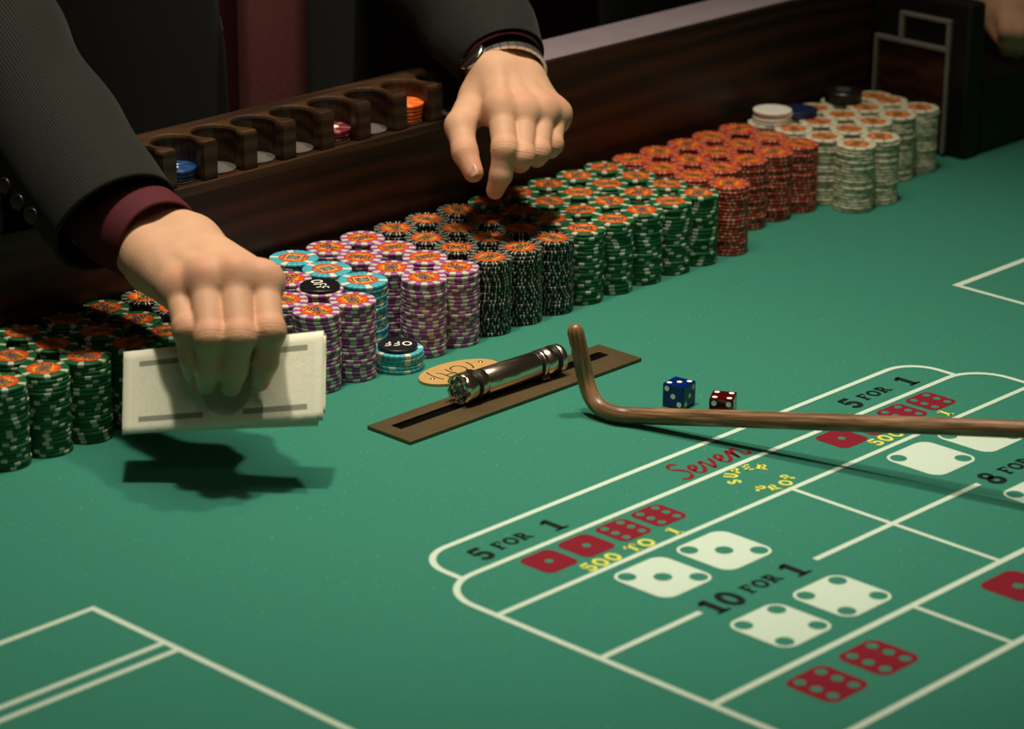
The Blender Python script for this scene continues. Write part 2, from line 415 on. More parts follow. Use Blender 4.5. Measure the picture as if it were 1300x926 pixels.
# Seven, in script
SEV = [catmull([(.52, .86), (.40, 1.0), (.20, .92), (.16, .74), (.34, .56), (.44, .34), (.34, .10), (.12, .02), (-.06, .14)], 7),
       catmull([(.62, .26), (.80, .36), (.90, .52), (.80, .62), (.66, .48), (.62, .20), (.76, .04), (.98, .18), (1.12, .42)], 7),
       catmull([(1.10, .44), (1.22, .58), (1.28, .30), (1.30, .04), (1.50, .30), (1.62, .60)], 7),
       catmull([(1.76, .26), (1.94, .36), (2.04, .52), (1.94, .62), (1.80, .48), (1.76, .20), (1.90, .04), (2.12, .18), (2.28, .46)], 7),
       catmull([(2.26, .46), (2.38, .58), (2.38, .30), (2.34, .02), (2.46, .40), (2.64, .60), (2.72, .42), (2.68, .12), (2.80, .04), (2.94, .18)], 7)]
P = []
for st in SEV:
    n = len(st); P.append(poly_strip([(1.5705+(q[0]+.10*q[1])*.0268, 1.3108+q[1]*.0285) for q in st], [.0018+.0018*abs(math.sin(3*PI*i/n)) for i in range(n)]))
flat('printed_text', P, m_redp, label='dark red script lettering Seven')

# ------------------------------------------------------------------ chips
CR, CT = .0195, .0033
def chip_material(name, base, spot, mode):
    t = NT(name); uv = t.n('ShaderNodeUVMap').outputs[0]; sp = t.n('ShaderNodeSeparateXYZ'); t.l(uv, sp.inputs[0])
    ang = t.math('ARCTAN2', sp.outputs[1], sp.outputs[0])
    def spots(n, duty, off=0.0): return t.math('LESS_THAN', t.math('FRACT', t.math('ADD', t.math('MULTIPLY', ang, n/(2*PI)), 10+off)), duty)
    if mode == 'half': f = spots(10, .46)
    elif mode == 'six': f = spots(6, .24)
    elif mode == 'thin':
        f = t.math('MAXIMUM', spots(13, .12), spots(13, .09, .33))
    elif mode == 'red': f = t.math('MAXIMUM', spots(8, .14), spots(8, .12, .30))
    elif mode == 'cream': f = spots(9, .30)
    elif mode == 'teal': f = spots(5, .20)
    else: f = spots(6, .0)
    n = t.noise(t.co(), 220, 2)
    b = t.mix(n, tuple(x*.85 for x in base), tuple(x*1.15 for x in base))
    if mode == 'teal': b = t.mix(t.math('MULTIPLY', spots(26, .4), .22), b, (.55, .62, .50))
    c = t.mix(f, b, spot)
    return t.set(c, .42, 0, .4)
def inlay_material(name, pal, frame=False, seed=0.0):
    """orange printed centre: coloured rays, small dark emblem and lettering bands"""
    t = NT(name); uv = t.n('ShaderNodeUVMap').outputs[0]; sp = t.n('ShaderNodeSeparateXYZ'); t.l(uv, sp.inputs[0])
    x, y = sp.outputs[0], sp.outputs[1]; ang = t.math('ARCTAN2', y, x)
    r = t.math('SQRT', t.math('ADD', t.math('MULTIPLY', x, x), t.math('MULTIPLY', y, y)))
    red, yel, dark, mid = pal
    nz = t.noise(t.mapping(uv, (3.2, 4.6, 1)), 1.3+seed, 2)
    ell = t.math('ADD', t.math('MULTIPLY', t.math('MULTIPLY', x, x), 1.5), t.math('MULTIPLY', t.math('MULTIPLY', y, y), 2.2))
    core = t.math('LESS_THAN', t.math('ADD', ell, t.math('MULTIPLY', t.math('SUBTRACT', nz, .5), 2.6)), .80)
    c = t.mix(core, red, yel)
    streak = t.math('MULTIPLY', t.math('GREATER_THAN', t.math('SINE', t.math('MULTIPLY_ADD', ang, 7, seed*9)), .93), t.math('GREATER_THAN', r, .40))
    c = t.mix(t.math('MULTIPLY', streak, .5), c, dark)
    # dark lettering-like print across the middle
    band = t.math('LESS_THAN', t.math('ABSOLUTE', y), .42); bw = t.math('LESS_THAN', t.math('ABSOLUTE', x), .70)
    n2 = t.noise(t.mapping(uv, (11, 5.5, 1)), 1.0+seed, 1)
    c = t.mix(t.math('MULTIPLY', t.math('MULTIPLY', band, bw), t.math('GREATER_THAN', n2, .47)), c, dark)
    c = t.mix(t.math('MULTIPLY', t.math('LESS_THAN', r, .24), t.math('GREATER_THAN', nz, .44)), c, mid)
    c = t.mix(t.math('MULTIPLY', t.math('GREATER_THAN', r, .93), .5), c, dark)
    if frame:
        mx = t.math('MAXIMUM', t.math('ABSOLUTE', x), t.math('ABSOLUTE', y))
        fr = t.math('MULTIPLY', t.math('GREATER_THAN', mx, .44), t.math('LESS_THAN', mx, .56))
        c = t.mix(fr, c, yel)
    return t.set(c, .35, 0, .5)
ORANGE = ((.72, .085, .012), (.80, .36, .05), (.018, .014, .03), (.10, .04, .14))
KIND = {
 'green': ('green', (.010, .105, .030), (.50, .52, .38), 'six', ORANGE, .70),
 'black': ('black', (.006, .007, .006), (.44, .45, .33), 'thin', ((.60, .09, .012), (.70, .30, .05), (.02, .02, .02), (.05, .04, .05)), .70),
 'purple': ('purple', (.32, .080, .26), (.54, .52, .40), 'half', ORANGE, .70),
 'turquoise': ('turquoise', (.022, .36, .44), (.66, .66, .54), 'teal', ((.70, .10, .02), (.72, .38, .09), (.02, .03, .09), (.06, .30, .28)), .62),
 'red': ('red', (.36, .035, .018), (.58, .27, .16), 'red', ((.74, .10, .012), (.82, .32, .04), (.08, .02, .02), (.10, .03, .06)), .74),
 'cream': ('cream', (.66, .63, .44), (.40, .40, .26), 'cream', ((.70, .14, .03), (.80, .40, .10), (.10, .03, .02), (.20, .05, .03)), .66),
 'white': ('white', (.74, .70, .60), (.74, .70, .60), 'none', None, .66),
 'blue': ('blue', (.006, .012, .05), (.012, .02, .08), 'cream', None, .66),
}
def chip_geo(R, T, seg=30, rot=0.0):
    b = .00045; prof = [(R*.80, 0), (R-b, 0), (R, b), (R, T-b-.0001), (R-b, T-.0001), (R*.80, T-.0001)]
    v = []; f = []; uv = []
    for r, z in prof:
        for i in range(seg):
            a = 2*PI*i/seg; v.append((r*math.cos(a+rot), r*math.sin(a+rot), z)); uv.append((r/R*math.cos(a), r/R*math.sin(a)))
    for k in range(len(prof)-1):
        for i in range(seg):
            j = (i+1) % seg; f.append((k*seg+i, k*seg+j, (k+1)*seg+j, (k+1)*seg+i))
    f.append(tuple(range(seg-1, -1, -1))); f.append(tuple((len(prof)-1)*seg+i for i in range(seg)))
    return v, f, uv
def shade_rim(me):
    me.polygons.foreach_set('use_smooth', [len(p.vertices) == 4 for p in me.polygons])
CHIP = {}
for k, (nm, base, spot, mode, pal, ri) in KIND.items():
    R = .0211 if k == 'turquoise' else CR
    mat = chip_material(k+'_chip_clay', base, spot, mode)
    v, f, uv = chip_geo(R, CT); me = mesh(k+'_chip', v, f, mat); set_uv(me, uv); shade_rim(me)
    inl = []
    if pal:
        for s in range(3):
            n = 26; rr = R*ri
            vv = [(rr*math.cos(2*PI*i/n), rr*math.sin(2*PI*i/n), CT-.00005) for i in range(n)]; im = mesh('inlay', vv, [tuple(range(n))], inlay_material(k+'_inlay_print', pal, k == 'turquoise', s*.37))
            set_uv(im, [(a/rr, b/rr) for a, b, _ in vv]); inl.append(im)
    CHIP[k] = (me, inl, mat, R)
ORD = ['', '1st', '2nd', '3rd'] + ['%dth' % i for i in range(4, 31)]
ROW = ['front row', 'second row', 'third row', 'back row']
STACKS = []       # colour, x, y, n chips, row, column, block phrase
XC = [1.5090, 1.5485, 1.5895, 1.6305] + [1.6305+.0395*i for i in range(1, 20)]
YR = [1.655, 1.694, 1.7325, 1.771]
YT = [1.643, 1.6862, 1.7286, 1.771]
def colour(c): return 'purple' if c in (0, 1, 3, 4) else 'turquoise' if c == 2 else 'black' if c < 8 else 'green' if c < 13 else 'red' if c < 18 else 'cream'
first = {'purple': 0, 'turquoise': 2, 'black': 5, 'green': 8, 'red': 13, 'cream': 18}
blk = {'purple': 'purple block', 'turquoise': 'turquoise column', 'black': 'large black block', 'green': 'central green block', 'red': 'red block', 'cream': 'cream block'}
for c in range(23):
    k = colour(c)
    for r in range(4):
        n = 20
        if k == 'turquoise' and r == 0: n = 5
        if k == 'red' and r == 0 and c > 13: continue
        if k == 'cream' and r == 0 and c > 19: continue
        x = XC[c] + (0.004 if (c == 13 and r == 0) else 0); y = YT[r] if k == 'turquoise' else YR[r]
        if c == 22 and r == 3: y -= .012; x += .003
        if k == 'cream' and r == 3: y -= .004
        STACKS.append((k, x+rng.normal(0, .0003), y+rng.normal(0, .0003), n, r, c-first[k]+1-(1 if k == 'purple' and c > 2 else 0), blk[k]))
for c, x in enumerate((1.148, 1.188, 1.228, 1.268, 1.308, 1.3515, 1.392, 1.4325)):
    for r, y in enumerate((1.700, 1.7405, 1.780)):
        k = 'black' if c == 7 and r > 0 else 'green'
        if c == 7 and r == 0: k = 'black'
        STACKS.append((k, x, y, 20, r, ((c-1 if r == 0 else c-2) if k == 'green' else 1), 'far left green block' if k == 'green' else 'small black column behind the banknotes'))
ROWL = {3: ['front row', 'middle row', 'back row']}
# how many chips of each stack can be seen from the camera (the rest are joined)
A = np.array([(s[1], s[2], s[3]*CT, CHIP[s[0]][3]) for s in STACKS])
camp = np.array([0, 0, CAMH]); fwv, rv, uvv = (np.array(q) for q in (_fw, _r, _u))
def n_seen(i):
    x, y, H, R = A[i]; view = math.atan2(-y, -x); best = 0
    for k in range(STACKS[i][3]):
        z = H - (k+.3)*CT; seen = False
        for a in np.linspace(-1.45, 1.45, 13):
            p = np.array([x+(R+1e-4)*math.cos(view+a), y+(R+1e-4)*math.sin(view+a), z]); d = camp-p; q = p-camp; w = q@fwv
            px, py = 650+FPX*(q@rv)/w, 418-FPX*(q@uvv)/w
            if px < -2 or px > 1302 or py > 928 or py < -2: continue
            dd = d[:2]@d[:2]; t0 = ((A[:, :2]-p[:2])@d[:2])/dd
            per = np.linalg.norm(p[:2]+t0[:, None]*d[:2]-A[:, :2], axis=1)
            half = np.sqrt(np.maximum(A[:, 3]**2-per**2, 0)/dd); tin = np.maximum(t0-half, 0)
            blocked = (per < A[:, 3]-2e-4) & (t0+half > 1e-3) & (p[2]+tin*d[2] < A[:, 2])
            blocked[i] = False
            if not blocked.any(): seen = True; break
        if seen: best = k+1
    return best
hidden = {}
for i, (k, x, y, n, r, c, bl) in enumerate(STACKS):
    me, inl, mat, R = CHIP[k]; ns = n_seen(i)
    if ns == 0 and x < 1.26: continue
    ns = min(n, max(ns, 1)+1)
    row = (ROWL[3] if 'left' in bl or 'small' in bl else ROW)[r]
    for j in range(n):
        z = (n-1-j)*CT + .0002; jx, jy = rng.normal(0, .00028, 2); a = rng.uniform(0, 2*PI)
        if j >= ns:
            hidden.setdefault(k, []).append((x+jx, y+jy, z, a)); continue
        o = bpy.data.objects.new(k+'_chip', me); C.objects.link(o); o.location = (x+jx, y+jy, z); o.rotation_euler.z = a
        what = 'top '+k+' chip' if j == 0 else k+' chip '+ORD[j+1]+' from top'
        if k == 'turquoise': lab = '%s, %s' % (what, ['short pile topped by an OFF puck', 'turquoise stack just behind short pile', 'middle turquoise stack', 'rearmost turquoise stack against the wall'][r])
        elif 'small' in bl: lab = '%s, %s of %s' % (what, row, bl)
        else: lab = '%s, %s, %s stack from left in %s' % (what, row, ORD[max(c, 1)], bl)
        tag(o, lab, 'chip', k+' chips in stacks along the wall')
        if j == 0 and inl:
            q = bpy.data.objects.new('inlay', inl[int(rng.integers(0, 3))]); C.objects.link(q); q.parent = o; q.rotation_euler.z = rng.uniform(0, 2*PI)
for k, L in hidden.items():
    V = []; F = []; UV = []; me, inl, mat, R = CHIP[k]
    for x, y, z, a in L:
        v, f, uv = chip_geo(R, CT, 18, a); b = len(V)
        V += [(p+x, q+y, s+z) for p, q, s in v]; F += [tuple(b+i for i in q) for q in f]; UV += uv
    mm = mesh(k+'_chips', V, F, mat); set_uv(mm, UV); shade_rim(mm)
    o = link(k+'_chips', mm); tag(o, 'lower %s chips hidden inside the packed stacks' % k, 'chips', None, 'stuff')
def extra_chip(kind, x, y, z, label, group, rz=0.0):
    o = link(kind+'_chip', CHIP[kind][0], None, (x, y, z)); o.rotation_euler.z = rz; return tag(o, label, 'chip', group)
def stack_xy(k, r, c): return next((s[1], s[2]) for s in STACKS if s[0] == k and s[4] == r and s[5] == c)
wx, wy = stack_xy('cream', 3, 1)
for j in range(4): extra_chip('white', wx+.004+rng.normal(0, .0006), wy-.004, .0664+j*CT, 'plain white chip %s from top of the pile on the cream stacks' % ORD[4-j], 'plain white chips')
wx, wy = stack_xy('cream', 3, 2)
for j in range(2): extra_chip('blue', wx+.003+j*.001, wy-.006, .0664+j*CT, 'dark blue chip %s of two beside the plain white pile' % ('lower', 'upper')[j], 'dark blue chips', .4+j)
for j in range(3): extra_chip('red', 2.412, 1.832, .1738+j*CT, 'red chip %s from top of the small pile on the wall top' % ORD[3-j], 'red chips on the wall top', j*.7)
# pucks
m_puck = plain('black_puck_plastic', (.006, .006, .006), .35, 0, .5); m_puckw = plain('white_puck_print', (.80, .78, .68), .5)
def puck(x, y, z, R, T, rot, label, text=True):
    o = link('off_puck' if text else 'black_puck', lathe('puck', [(0, 0), (R-.0008, 0), (R, .0008), (R, T-.0008), (R-.0008, T), (0, T)], m_puck, 40, False), None, (x, y, z))
    o.rotation_euler.z = rot; tag(o, label, 'puck', 'black pucks')
    if text:
        h = R*.62; p, xe = word('OFF', 0, 0, h, .95, .06, .8); P = [([(a-(xe)/2, b-h/2) for a, b in v], f) for v, f in p]
        flat('lettering', P, m_puckw, T+.0001, o, 'white letters OFF')
    else:
        link('hub', lathe('hub', [(0, T-.0002), (R*.42, T-.0002), (R*.40, T+.0008), (0, T+.0008)], plain('grey_puck_hub', (.05, .05, .045), .5), 24, False), o)
    return o
SANS = GL['F']; GL['F'] = ([S([(.14, 0), (.14, 1)], .20), S([(.05, .91), (.60, .91)], .18), S([(.05, .50), (.50, .50)], .17)], .68)
tx, ty = stack_xy('turquoise', 0, 1)
puck(tx-.0005, ty+.0005, .0002+5*CT+.0003, .0168, .0032, PI-.70, 'black OFF puck with upside-down letters on the short turquoise pile')
px_, py_ = stack_xy('purple', 1, 2)
puck(px_, py_, .0002+20*CT+.0003, .0168, .0030, -2.0, 'black OFF puck on a full purple stack beside the gripping hand')
GL['F'] = SANS
cx_, cy_ = stack_xy('cream', 3, 4)
puck(cx_, cy_-.004, .0002+20*CT+.0003, .0195, .012, .3, 'thick black puck on the rearmost cream stacks by the wall corner', False)
# chips standing in the wall cups
m_blue2 = chip_material('cup_blue_clay', (.010, .040, .13), (.02, .07, .20), 'six'); m_mar = chip_material('cup_maroon_clay', (.14, .012, .018), (.30, .10, .10), 'six'); m_or = chip_material('cup_orange_clay', (.80, .13, .01), (.85, .25, .06), 'six')
def cup_chips(xp, mat, n, cname, mark):
    i = round((xp-X0C)/PITCH_C-.5); x = X0C+PITCH_C*(i+.5); v, f, uv = chip_geo(.0182, CT, 26); me = mesh(cname+'_chip', v, f, mat); set_uv(me, uv); shade_rim(me)
    for j in range(n):
        o = link(cname+'_chip', me, None, (x+.0002*j, YC-.0003*j, .1440+j*CT)); o.rotation_euler.z = 2.2+.5*j
        tag(o, '%s chip in a wall cup, %s from top of its pile' % (cname, ORD[n-j]), 'chip', cname+' chips in a cup')
        if j == n-1:
            h = .011; P = mark(h); q = flat('face_print', P, m_puckw, CT+.00005, o); q.rotation_euler.z = PI-o.rotation_euler.z-.6
def m_two(h): return [poly_strip([(a*h-h*.35, b*h-h*.5) for a, b in catmull([(.1, .75), (.3, .95), (.6, .85), (.5, .5), (.1, .08), (.7, .08)], 5)], .22*h)]
def m_disc(h): q = arc(0, 0, h*.7, h*.5, 0, 360, 20)[:-1]; return [(q, [tuple(range(len(q)))])]
cup_chips(1.515, m_blue2, 3, 'blue', m_two); cup_chips(1.690, m_mar, 3, 'maroon', m_disc); cup_chips(1.779, m_or, 5, 'orange', m_two)

# ------------------------------------------------------------------ slot plate, flashlight, oval tag
m_brass = plain('tarnished_brass', (.17, .118, .055), .46, .75, .5, 30, .3)
pl = empty('drop_slot_plate', (1.607, 1.533, 0)); tag(pl, 'long tarnished brass money slot plate lying on the felt', 'slot plate')
x0, x1, y0, y1, sx0, sx1, sy0, sy1, zt = 1.4715, 1.7430, 1.5085, 1.5570, 1.4850, 1.7295, 1.5328, 1.5445, .0032
v = []; 
for z in (.0003, zt):
    v += [(x0, y0, z), (x1, y0, z), (x1, y1, z), (x0, y1, z), (sx0, sy0, z), (sx1, sy0, z), (sx1, sy1, z), (sx0, sy1, z)]
f = []
for i in range(4):
    j = (i+1) % 4; f += [(8+i, 8+j, 12+j, 12+i), (j, i, 4+i, 4+j), (i, j, 8+j, 8+i), (4+j, 4+i, 12+i, 12+j)]
v = [(a-1.607, b-1.533, c) for a, b, c in v]
po = link('plate', mesh('plate', v, f, m_brass), pl); mo = po.modifiers.new('b', 'BEVEL'); mo.width = .0005; mo.segments = 2
bm = bmesh.new(); box_bm(bm, sx0-1.607-.001, sx1-1.607+.001, sy0-1.533-.001, sy1-1.533+.001, .0001, .0006)
link('slot', bm_mesh('slot', bm, plain('black_slot_void', (.001, .001, .001), .9, 0, .05)), pl)
m_steel = plain('polished_steel', (.80, .68, .50), .21, 1, .5, 50, .08, **{'Anisotropic': .4}); m_rubber = plain('black_rubber_ring', (.008, .008, .008), .5, 0, .4)
a, b = Vector((1.5545, 1.5395, .0158)), Vector((1.6690, 1.5345, .0158)); L = (b-a).length
fl_ = empty('flashlight', a); tag(fl_, 'shiny metal pocket flashlight lying on the brass slot plate', 'flashlight')
fl_.rotation_euler = (b-a).to_track_quat('Z', 'Y').to_euler()
def fpart(nm, prof, mat, parent=fl_, seg=44): return link(nm, lathe(nm, prof, mat, seg), parent)
# scalloped bezel
v = []; f = []; n = 64
for (r, z, dz) in ((.0106, .0015, 1), (.0124, .0, 1), (.0126, .005, 0), (.0126, .0135, 0), (.0112, .0150, 0)):
    for i in range(n):
        th = 2*PI*i/n; sc = max(0, math.cos(6*th)); v.append((r*math.cos(th), r*math.sin(th), z + dz*.0030*sc))
for k in range(4):
    for i in range(n): j = (i+1) % n; f.append((k*n+i, k*n+j, (k+1)*n+j, (k+1)*n+i))
link('bezel', mesh('bezel', v, f, m_steel, True), fl_)
fpart('reflector', [(0, .013), (.003, .012), (.007, .0085), (.0103, .0035), (.0108, .0032)], plain('mirror_reflector', (.85, .84, .80), .06, 1))
gl = NT('lens_glass').set((1, 1, 1), .02, 0, .5, **{'Transmission Weight': 1.0, 'IOR': 1.35})
fpart('lens', [(0, .0042), (.0106, .0042), (.0106, .0050), (0, .0050)], gl)
fpart('bulb', [(0, .0125), (.0014, .0122), (.0017, .0105), (.0012, .0088), (0, .0082)], plain('bulb_glass', (.8, .75, .5), .1), seg=16)
fpart('head_ring', [(.0112, .0150), (.0128, .0153), (.0132, .0165), (.0128, .0177), (.0112, .0180)], m_rubber)
fpart('barrel', [(.0110, .0178), (.0113, .0185), (.0113, .0260), (.0110, .0264), (.0110, .0275), (.0113, .0280), (.0113, .084), (.0110, .0845)], m_steel)
fpart('tail_ring', [(.0105, .0845), (.0108, .0848), (.0108, .0885), (.0105, .0888)], m_rubber)
fpart('tail_cap', [(.0106, .0888), (.0117, .0892), (.0117, .0915), (.0109, .0920), (.0109, .0945), (.0117, .0950), (.0117, .1040), (.0109, .1044)], m_steel)
fpart('tail_ring', [(.0108, .1044), (.0120, .1047), (.0122, .1062), (.0120, .1077), (.0108, .1080)], m_rubber)
fpart('tail_end', [(.0108, .1080), (.0118, .1083), (.0119, .1130), (.0110, L), (.0075, L+.0006), (.007, L-.0006), (0, L-.0006)], m_steel)
bm = bmesh.new(); box_bm(bm, .0, .0045, -.0035, .0035, .086, .094, .001); pc = link('pocket_clip', bm_mesh('pocket_clip', bm, m_brass), fl_); pc.location = (0, 0, 0)
for vv in pc.data.vertices:       # clip foot under the barrel, towards the camera side
    x, y, z = vv.co; q = fl_.rotation_euler.to_matrix().inverted() @ Vector((0, -.60, -.80)); q.z = 0; q.normalize(); s_ = Vector((-q.y, q.x, 0)); vv.co = q*(.0105+x) + s_*y + Vector((0, 0, z))
# oval tag
ov = empty('oval_tag', (1.6125, 1.5945, 0)); tag(ov, 'tan oval tag with two rivets and black handwriting beside the flashlight', 'tag')
n = 48; A0, B0 = .0395, .0225; rr = -.10
def el(s, z): return [(s*A0*math.cos(t)*math.cos(rr)-s*B0*math.sin(t)*math.sin(rr), s*A0*math.cos(t)*math.sin(rr)+s*B0*math.sin(t)*math.cos(rr), z) for t in [2*PI*i/n for i in range(n)]]
v = el(1, .0003)+el(1, .0022)+el(.985, .0026); f = [(k*n+i, k*n+(i+1) % n, (k+1)*n+(i+1) % n, (k+1)*n+i) for k in range(2) for i in range(n)] + [tuple(2*n+i for i in range(n))]
link('disc', mesh('disc', v, f, plain('tan_fibre', (.50, .30, .10), .5, 0, .4, 90, .15)), ov)
for p in ((549, 481), (610, 459.5)):
    q = atz(*p, .003)-ov.location; link('rivet', lathe('rivet', [(0, 0), (.0021, 0), (.0019, .0007), (0, .0011)], m_steel, 16), ov, (q.x, q.y, .0026))
HW = [[(541.5, 473), (546, 476), (556, 480), (564, 482)], [(553.5, 474), (560, 474.5), (566, 476.5), (572, 479)], [(566, 477), (572, 474.5), (579, 473)], [(565, 469), (571, 472), (579, 474), (588, 476)],
      [(574, 470), (571.5, 467.5), (577, 465), (584, 465), (591, 467), (593, 470), (588, 473)], [(591, 460), (596, 462), (600, 465), (601.5, 467.5)]]
P = []
for st in HW:
    q = [atz(*p, .0027)-ov.location for p in st]; q = catmull([(a.x, a.y) for a in q], 5); P.append(poly_strip(q, .0013))
flat('handwriting', P, plain('black_marker_ink', (.01, .01, .01), .5), .0027, ov)

# ------------------------------------------------------------------ dice
def die(cx, cy, rot, col, faces, label, s=.0195):
    t = NT('clear_dice_resin'); n_ = t.noise(t.co(), 60, 1); c = t.mix(n_, tuple(x*.8 for x in col), col)
    mat = t.set(c, .06, 0, .5, **{'Transmission Weight': .35, 'IOR': 1.49})
    bm = bmesh.new(); box_bm(bm, -s/2, s/2, -s/2, s/2, -s/2, s/2, .0007); o = link('die', bm_mesh('die', bm, mat), None, (cx, cy, s/2+.0004)); o.rotation_euler.z = rot
    tag(o, label, 'die', 'dice on the felt')
    mp = plain('die_pip_white', (.88, .86, .74), .45)
    n = 20; pm = mesh('pip', [(.0022*math.cos(2*PI*i/n), .0022*math.sin(2*PI*i/n), z) for z in (0, .00012) for i in range(n)], [tuple(range(n, 2*n))]+[(i, (i+1) % n, n+(i+1) % n, n+i) for i in range(n)], mp)
    for nrm, u, w, pips in faces:
        nrm, u, w = Vector(nrm), Vector(u), Vector(w)
        for a, b in pips:
            q = link('pip', pm, o); R = Matrix((u, w, nrm)).transposed().to_4x4(); R.translation = nrm*s/2 + u*a*s + w*b*s; q.matrix_local = R
q = .30
D3 = [(-q, q), (0, 0), (q, -q)]; D4 = [(-q, q), (q, -q), (q, q), (-q, -q)]
X, Y_, Z = (1, 0, 0), (0, 1, 0), (0, 0, 1); NX, NY = (-1, 0, 0), (0, -1, 0)
die(1.6869, 1.4193, math.radians(10), (.004, .025, .22),
    [(Z, X, Y_, D3), (NX, NY, Z, D3), (NY, X, Z, [(q, q), (0, 0), (-q, -q)]), (X, Y_, Z, D4)], 'translucent blue die with white pips behind the stick')
ct = atz(918.2, 502, .0198)
die(ct.x, ct.y, math.radians(31), (.10, .004, .004),
    [(Z, X, Y_, D4), (NX, NY, Z, D4), (NY, X, Z, [(0, 0), (-q, q), (q, -q), ]), (X, Y_, Z, D3)], 'dark red translucent die with white pips touching the stick')

# ------------------------------------------------------------------ the dealer's stick
def stick_material():
    t = NT('varnished_stick_wood'); uv = t.n('ShaderNodeUVMap').outputs[0]
    n1 = t.noise(t.mapping(uv, (9, 9, 1)), 1.5, 4, .6); n2 = t.noise(t.mapping(uv, (26, 22, 1)), 1.5, 3, .6); n3 = t.noise(t.mapping(uv, (2, 14, 1)), 1.2, 2)
    f = t.math('MULTIPLY_ADD', n2, .45, t.math('MULTIPLY_ADD', n1, .45, t.math('MULTIPLY', n3, .2)))
    c = t.ramp(f, [(.36, (.030, .014, .007)), (.52, (.15, .075, .032)), (.66, (.40, .22, .10))]); t.bump(f, .25, .0005)
    return t.set(c, .36, 0, .45)
m_stick = stick_material()
pts = [atz(728.5, 412, .0735), atz(737.5, 452, .048), atz(744, 483, .028), atz(751, 504, .016), atz(763, 518.5, .0092), atz(784, 526, .0080), atz(820, 528.5, .0098), atz(960, 533, .0245), atz(1300, 545.5, .057)]
dv_ = (pts[-1]-pts[-2]).normalized(); pts += [pts[-1]+dv_*.25, pts[-1]+dv_*.62]
cs = catmull([tuple(p) for p in pts], 8); n = len(cs)
ra_ = []; rb_ = []
for i in range(n):
    t = i/8
    w = .0062 if t < 1 else .0066
    ra_.append(.0068); rb_.append(.0066 if t > 5 else .0058 + .0008*max(0, (t-3)/2))
ra_[0] *= .45; rb_[0] *= .45; ra_[1] *= .85; rb_[1] *= .85
v, f, uv = loft(cs, ra_, rb_, tuple(-_fw), 20)
sm_ = mesh('dice_stick', v, f, m_stick, True); set_uv(sm_, uv); st = link('dice_stick', sm_); tag(st, 'long bent wooden dice stick reaching in from the right', 'stick')

# ------------------------------------------------------------------ implicit modelling for bodies and hands
class Field:
    def __init__(s, lo, hi, h):
        s.h = h; s.lo = np.array(lo, np.float32); n = np.ceil((np.array(hi)-np.array(lo))/h).astype(int)+1
        s.X = (s.lo[0]+h*np.arange(n[0], dtype=np.float32))[:, None, None]; s.Y = (s.lo[1]+h*np.arange(n[1], dtype=np.float32))[None, :, None]; s.Z = (s.lo[2]+h*np.arange(n[2], dtype=np.float32))[None, None, :]
    def cap(s, a, b, ra, rb=None):
        rb = ra if rb is None else rb; a = np.array(a, np.float32); d = np.array(b, np.float32)-a; L = float(d@d)+1e-12
        x, y, z = s.X-a[0], s.Y-a[1], s.Z-a[2]
        t = np.clip((x*d[0]+y*d[1]+z*d[2])/L, 0, 1)
        return np.sqrt((x-t*d[0])**2+(y-t*d[1])**2+(z-t*d[2])**2) - (ra+(rb-ra)*t)
    def ell(s, c, r, R=None):
        x, y, z = s.X-c[0], s.Y-c[1], s.Z-c[2]
        if R is not None:
            x, y, z = (R[0][0]*x+R[0][1]*y+R[0][2]*z, R[1][0]*x+R[1][1]*y+R[1][2]*z, R[2][0]*x+R[2][1]*y+R[2][2]*z)
        k = np.sqrt((x/r[0])**2+(y/r[1])**2+(z/r[2])**2); return (k-1)*min(r)
def smin(a, b, k):
    if a is None: return b
    h = np.maximum(k-np.abs(a-b), 0)/k; return np.minimum(a, b)-h*h*k*.25
def smax(a, b, k): return -smin(-a, -b, k)
def nets(F, fld):
    f = F; s = f < 0; n = np.array(f.shape)
    cnt = np.zeros(n-1, np.int8); off = [(i, j, k) for i in (0, 1) for j in (0, 1) for k in (0, 1)]
    sl = lambda o: tuple(slice(o[a], n[a]-1+o[a]) for a in range(3))
    for o in off: cnt += s[sl(o)]
    act = (cnt > 0) & (cnt < 8); idx = np.argwhere(act); vid = np.full(n-1, -1, np.int64); vid[act] = np.arange(len(idx))
    val = np.stack([f[idx[:, 0]+o[0], idx[:, 1]+o[1], idx[:, 2]+o[2]] for o in off], 1); oa = np.array(off, float)
    acc = np.zeros((len(idx), 3)); c = np.zeros(len(idx))
    for a in range(8):
        for b in range(a+1, 8):
            if np.abs(oa[a]-oa[b]).sum() != 1: continue
            m = (val[:, a] < 0) != (val[:, b] < 0); t = np.where(m, val[:, a]/np.where(m, val[:, a]-val[:, b], 1), 0)
            acc += np.where(m[:, None], oa[a]+t[:, None]*(oa[b]-oa[a]), 0); c += m
    V = fld.lo + fld.h*(idx+acc/c[:, None]); Q = []
    for ax in range(3):
        u, w = (ax+1) % 3, (ax+2) % 3
        A0 = [slice(0, n[a]) for a in range(3)]; A1 = list(A0); A0[ax] = slice(0, n[ax]-1); A1[ax] = slice(1, n[ax])
        ch = np.argwhere(s[tuple(A0)] != s[tuple(A1)])
        ok = (ch[:, u] > 0) & (ch[:, w] > 0) & (ch[:, u] < n[u]-1) & (ch[:, w] < n[w]-1); ch = ch[ok]
        ins = s[ch[:, 0], ch[:, 1], ch[:, 2]]
        def g(du, dw):
            q = ch.copy(); q[:, u] -= du; q[:, w] -= dw; return vid[q[:, 0], q[:, 1], q[:, 2]]
        quad = np.stack([g(1, 1), g(0, 1), g(0, 0), g(1, 0)], 1); quad[~ins] = quad[~ins][:, ::-1]; Q.append(quad)
    return V, np.concatenate(Q)
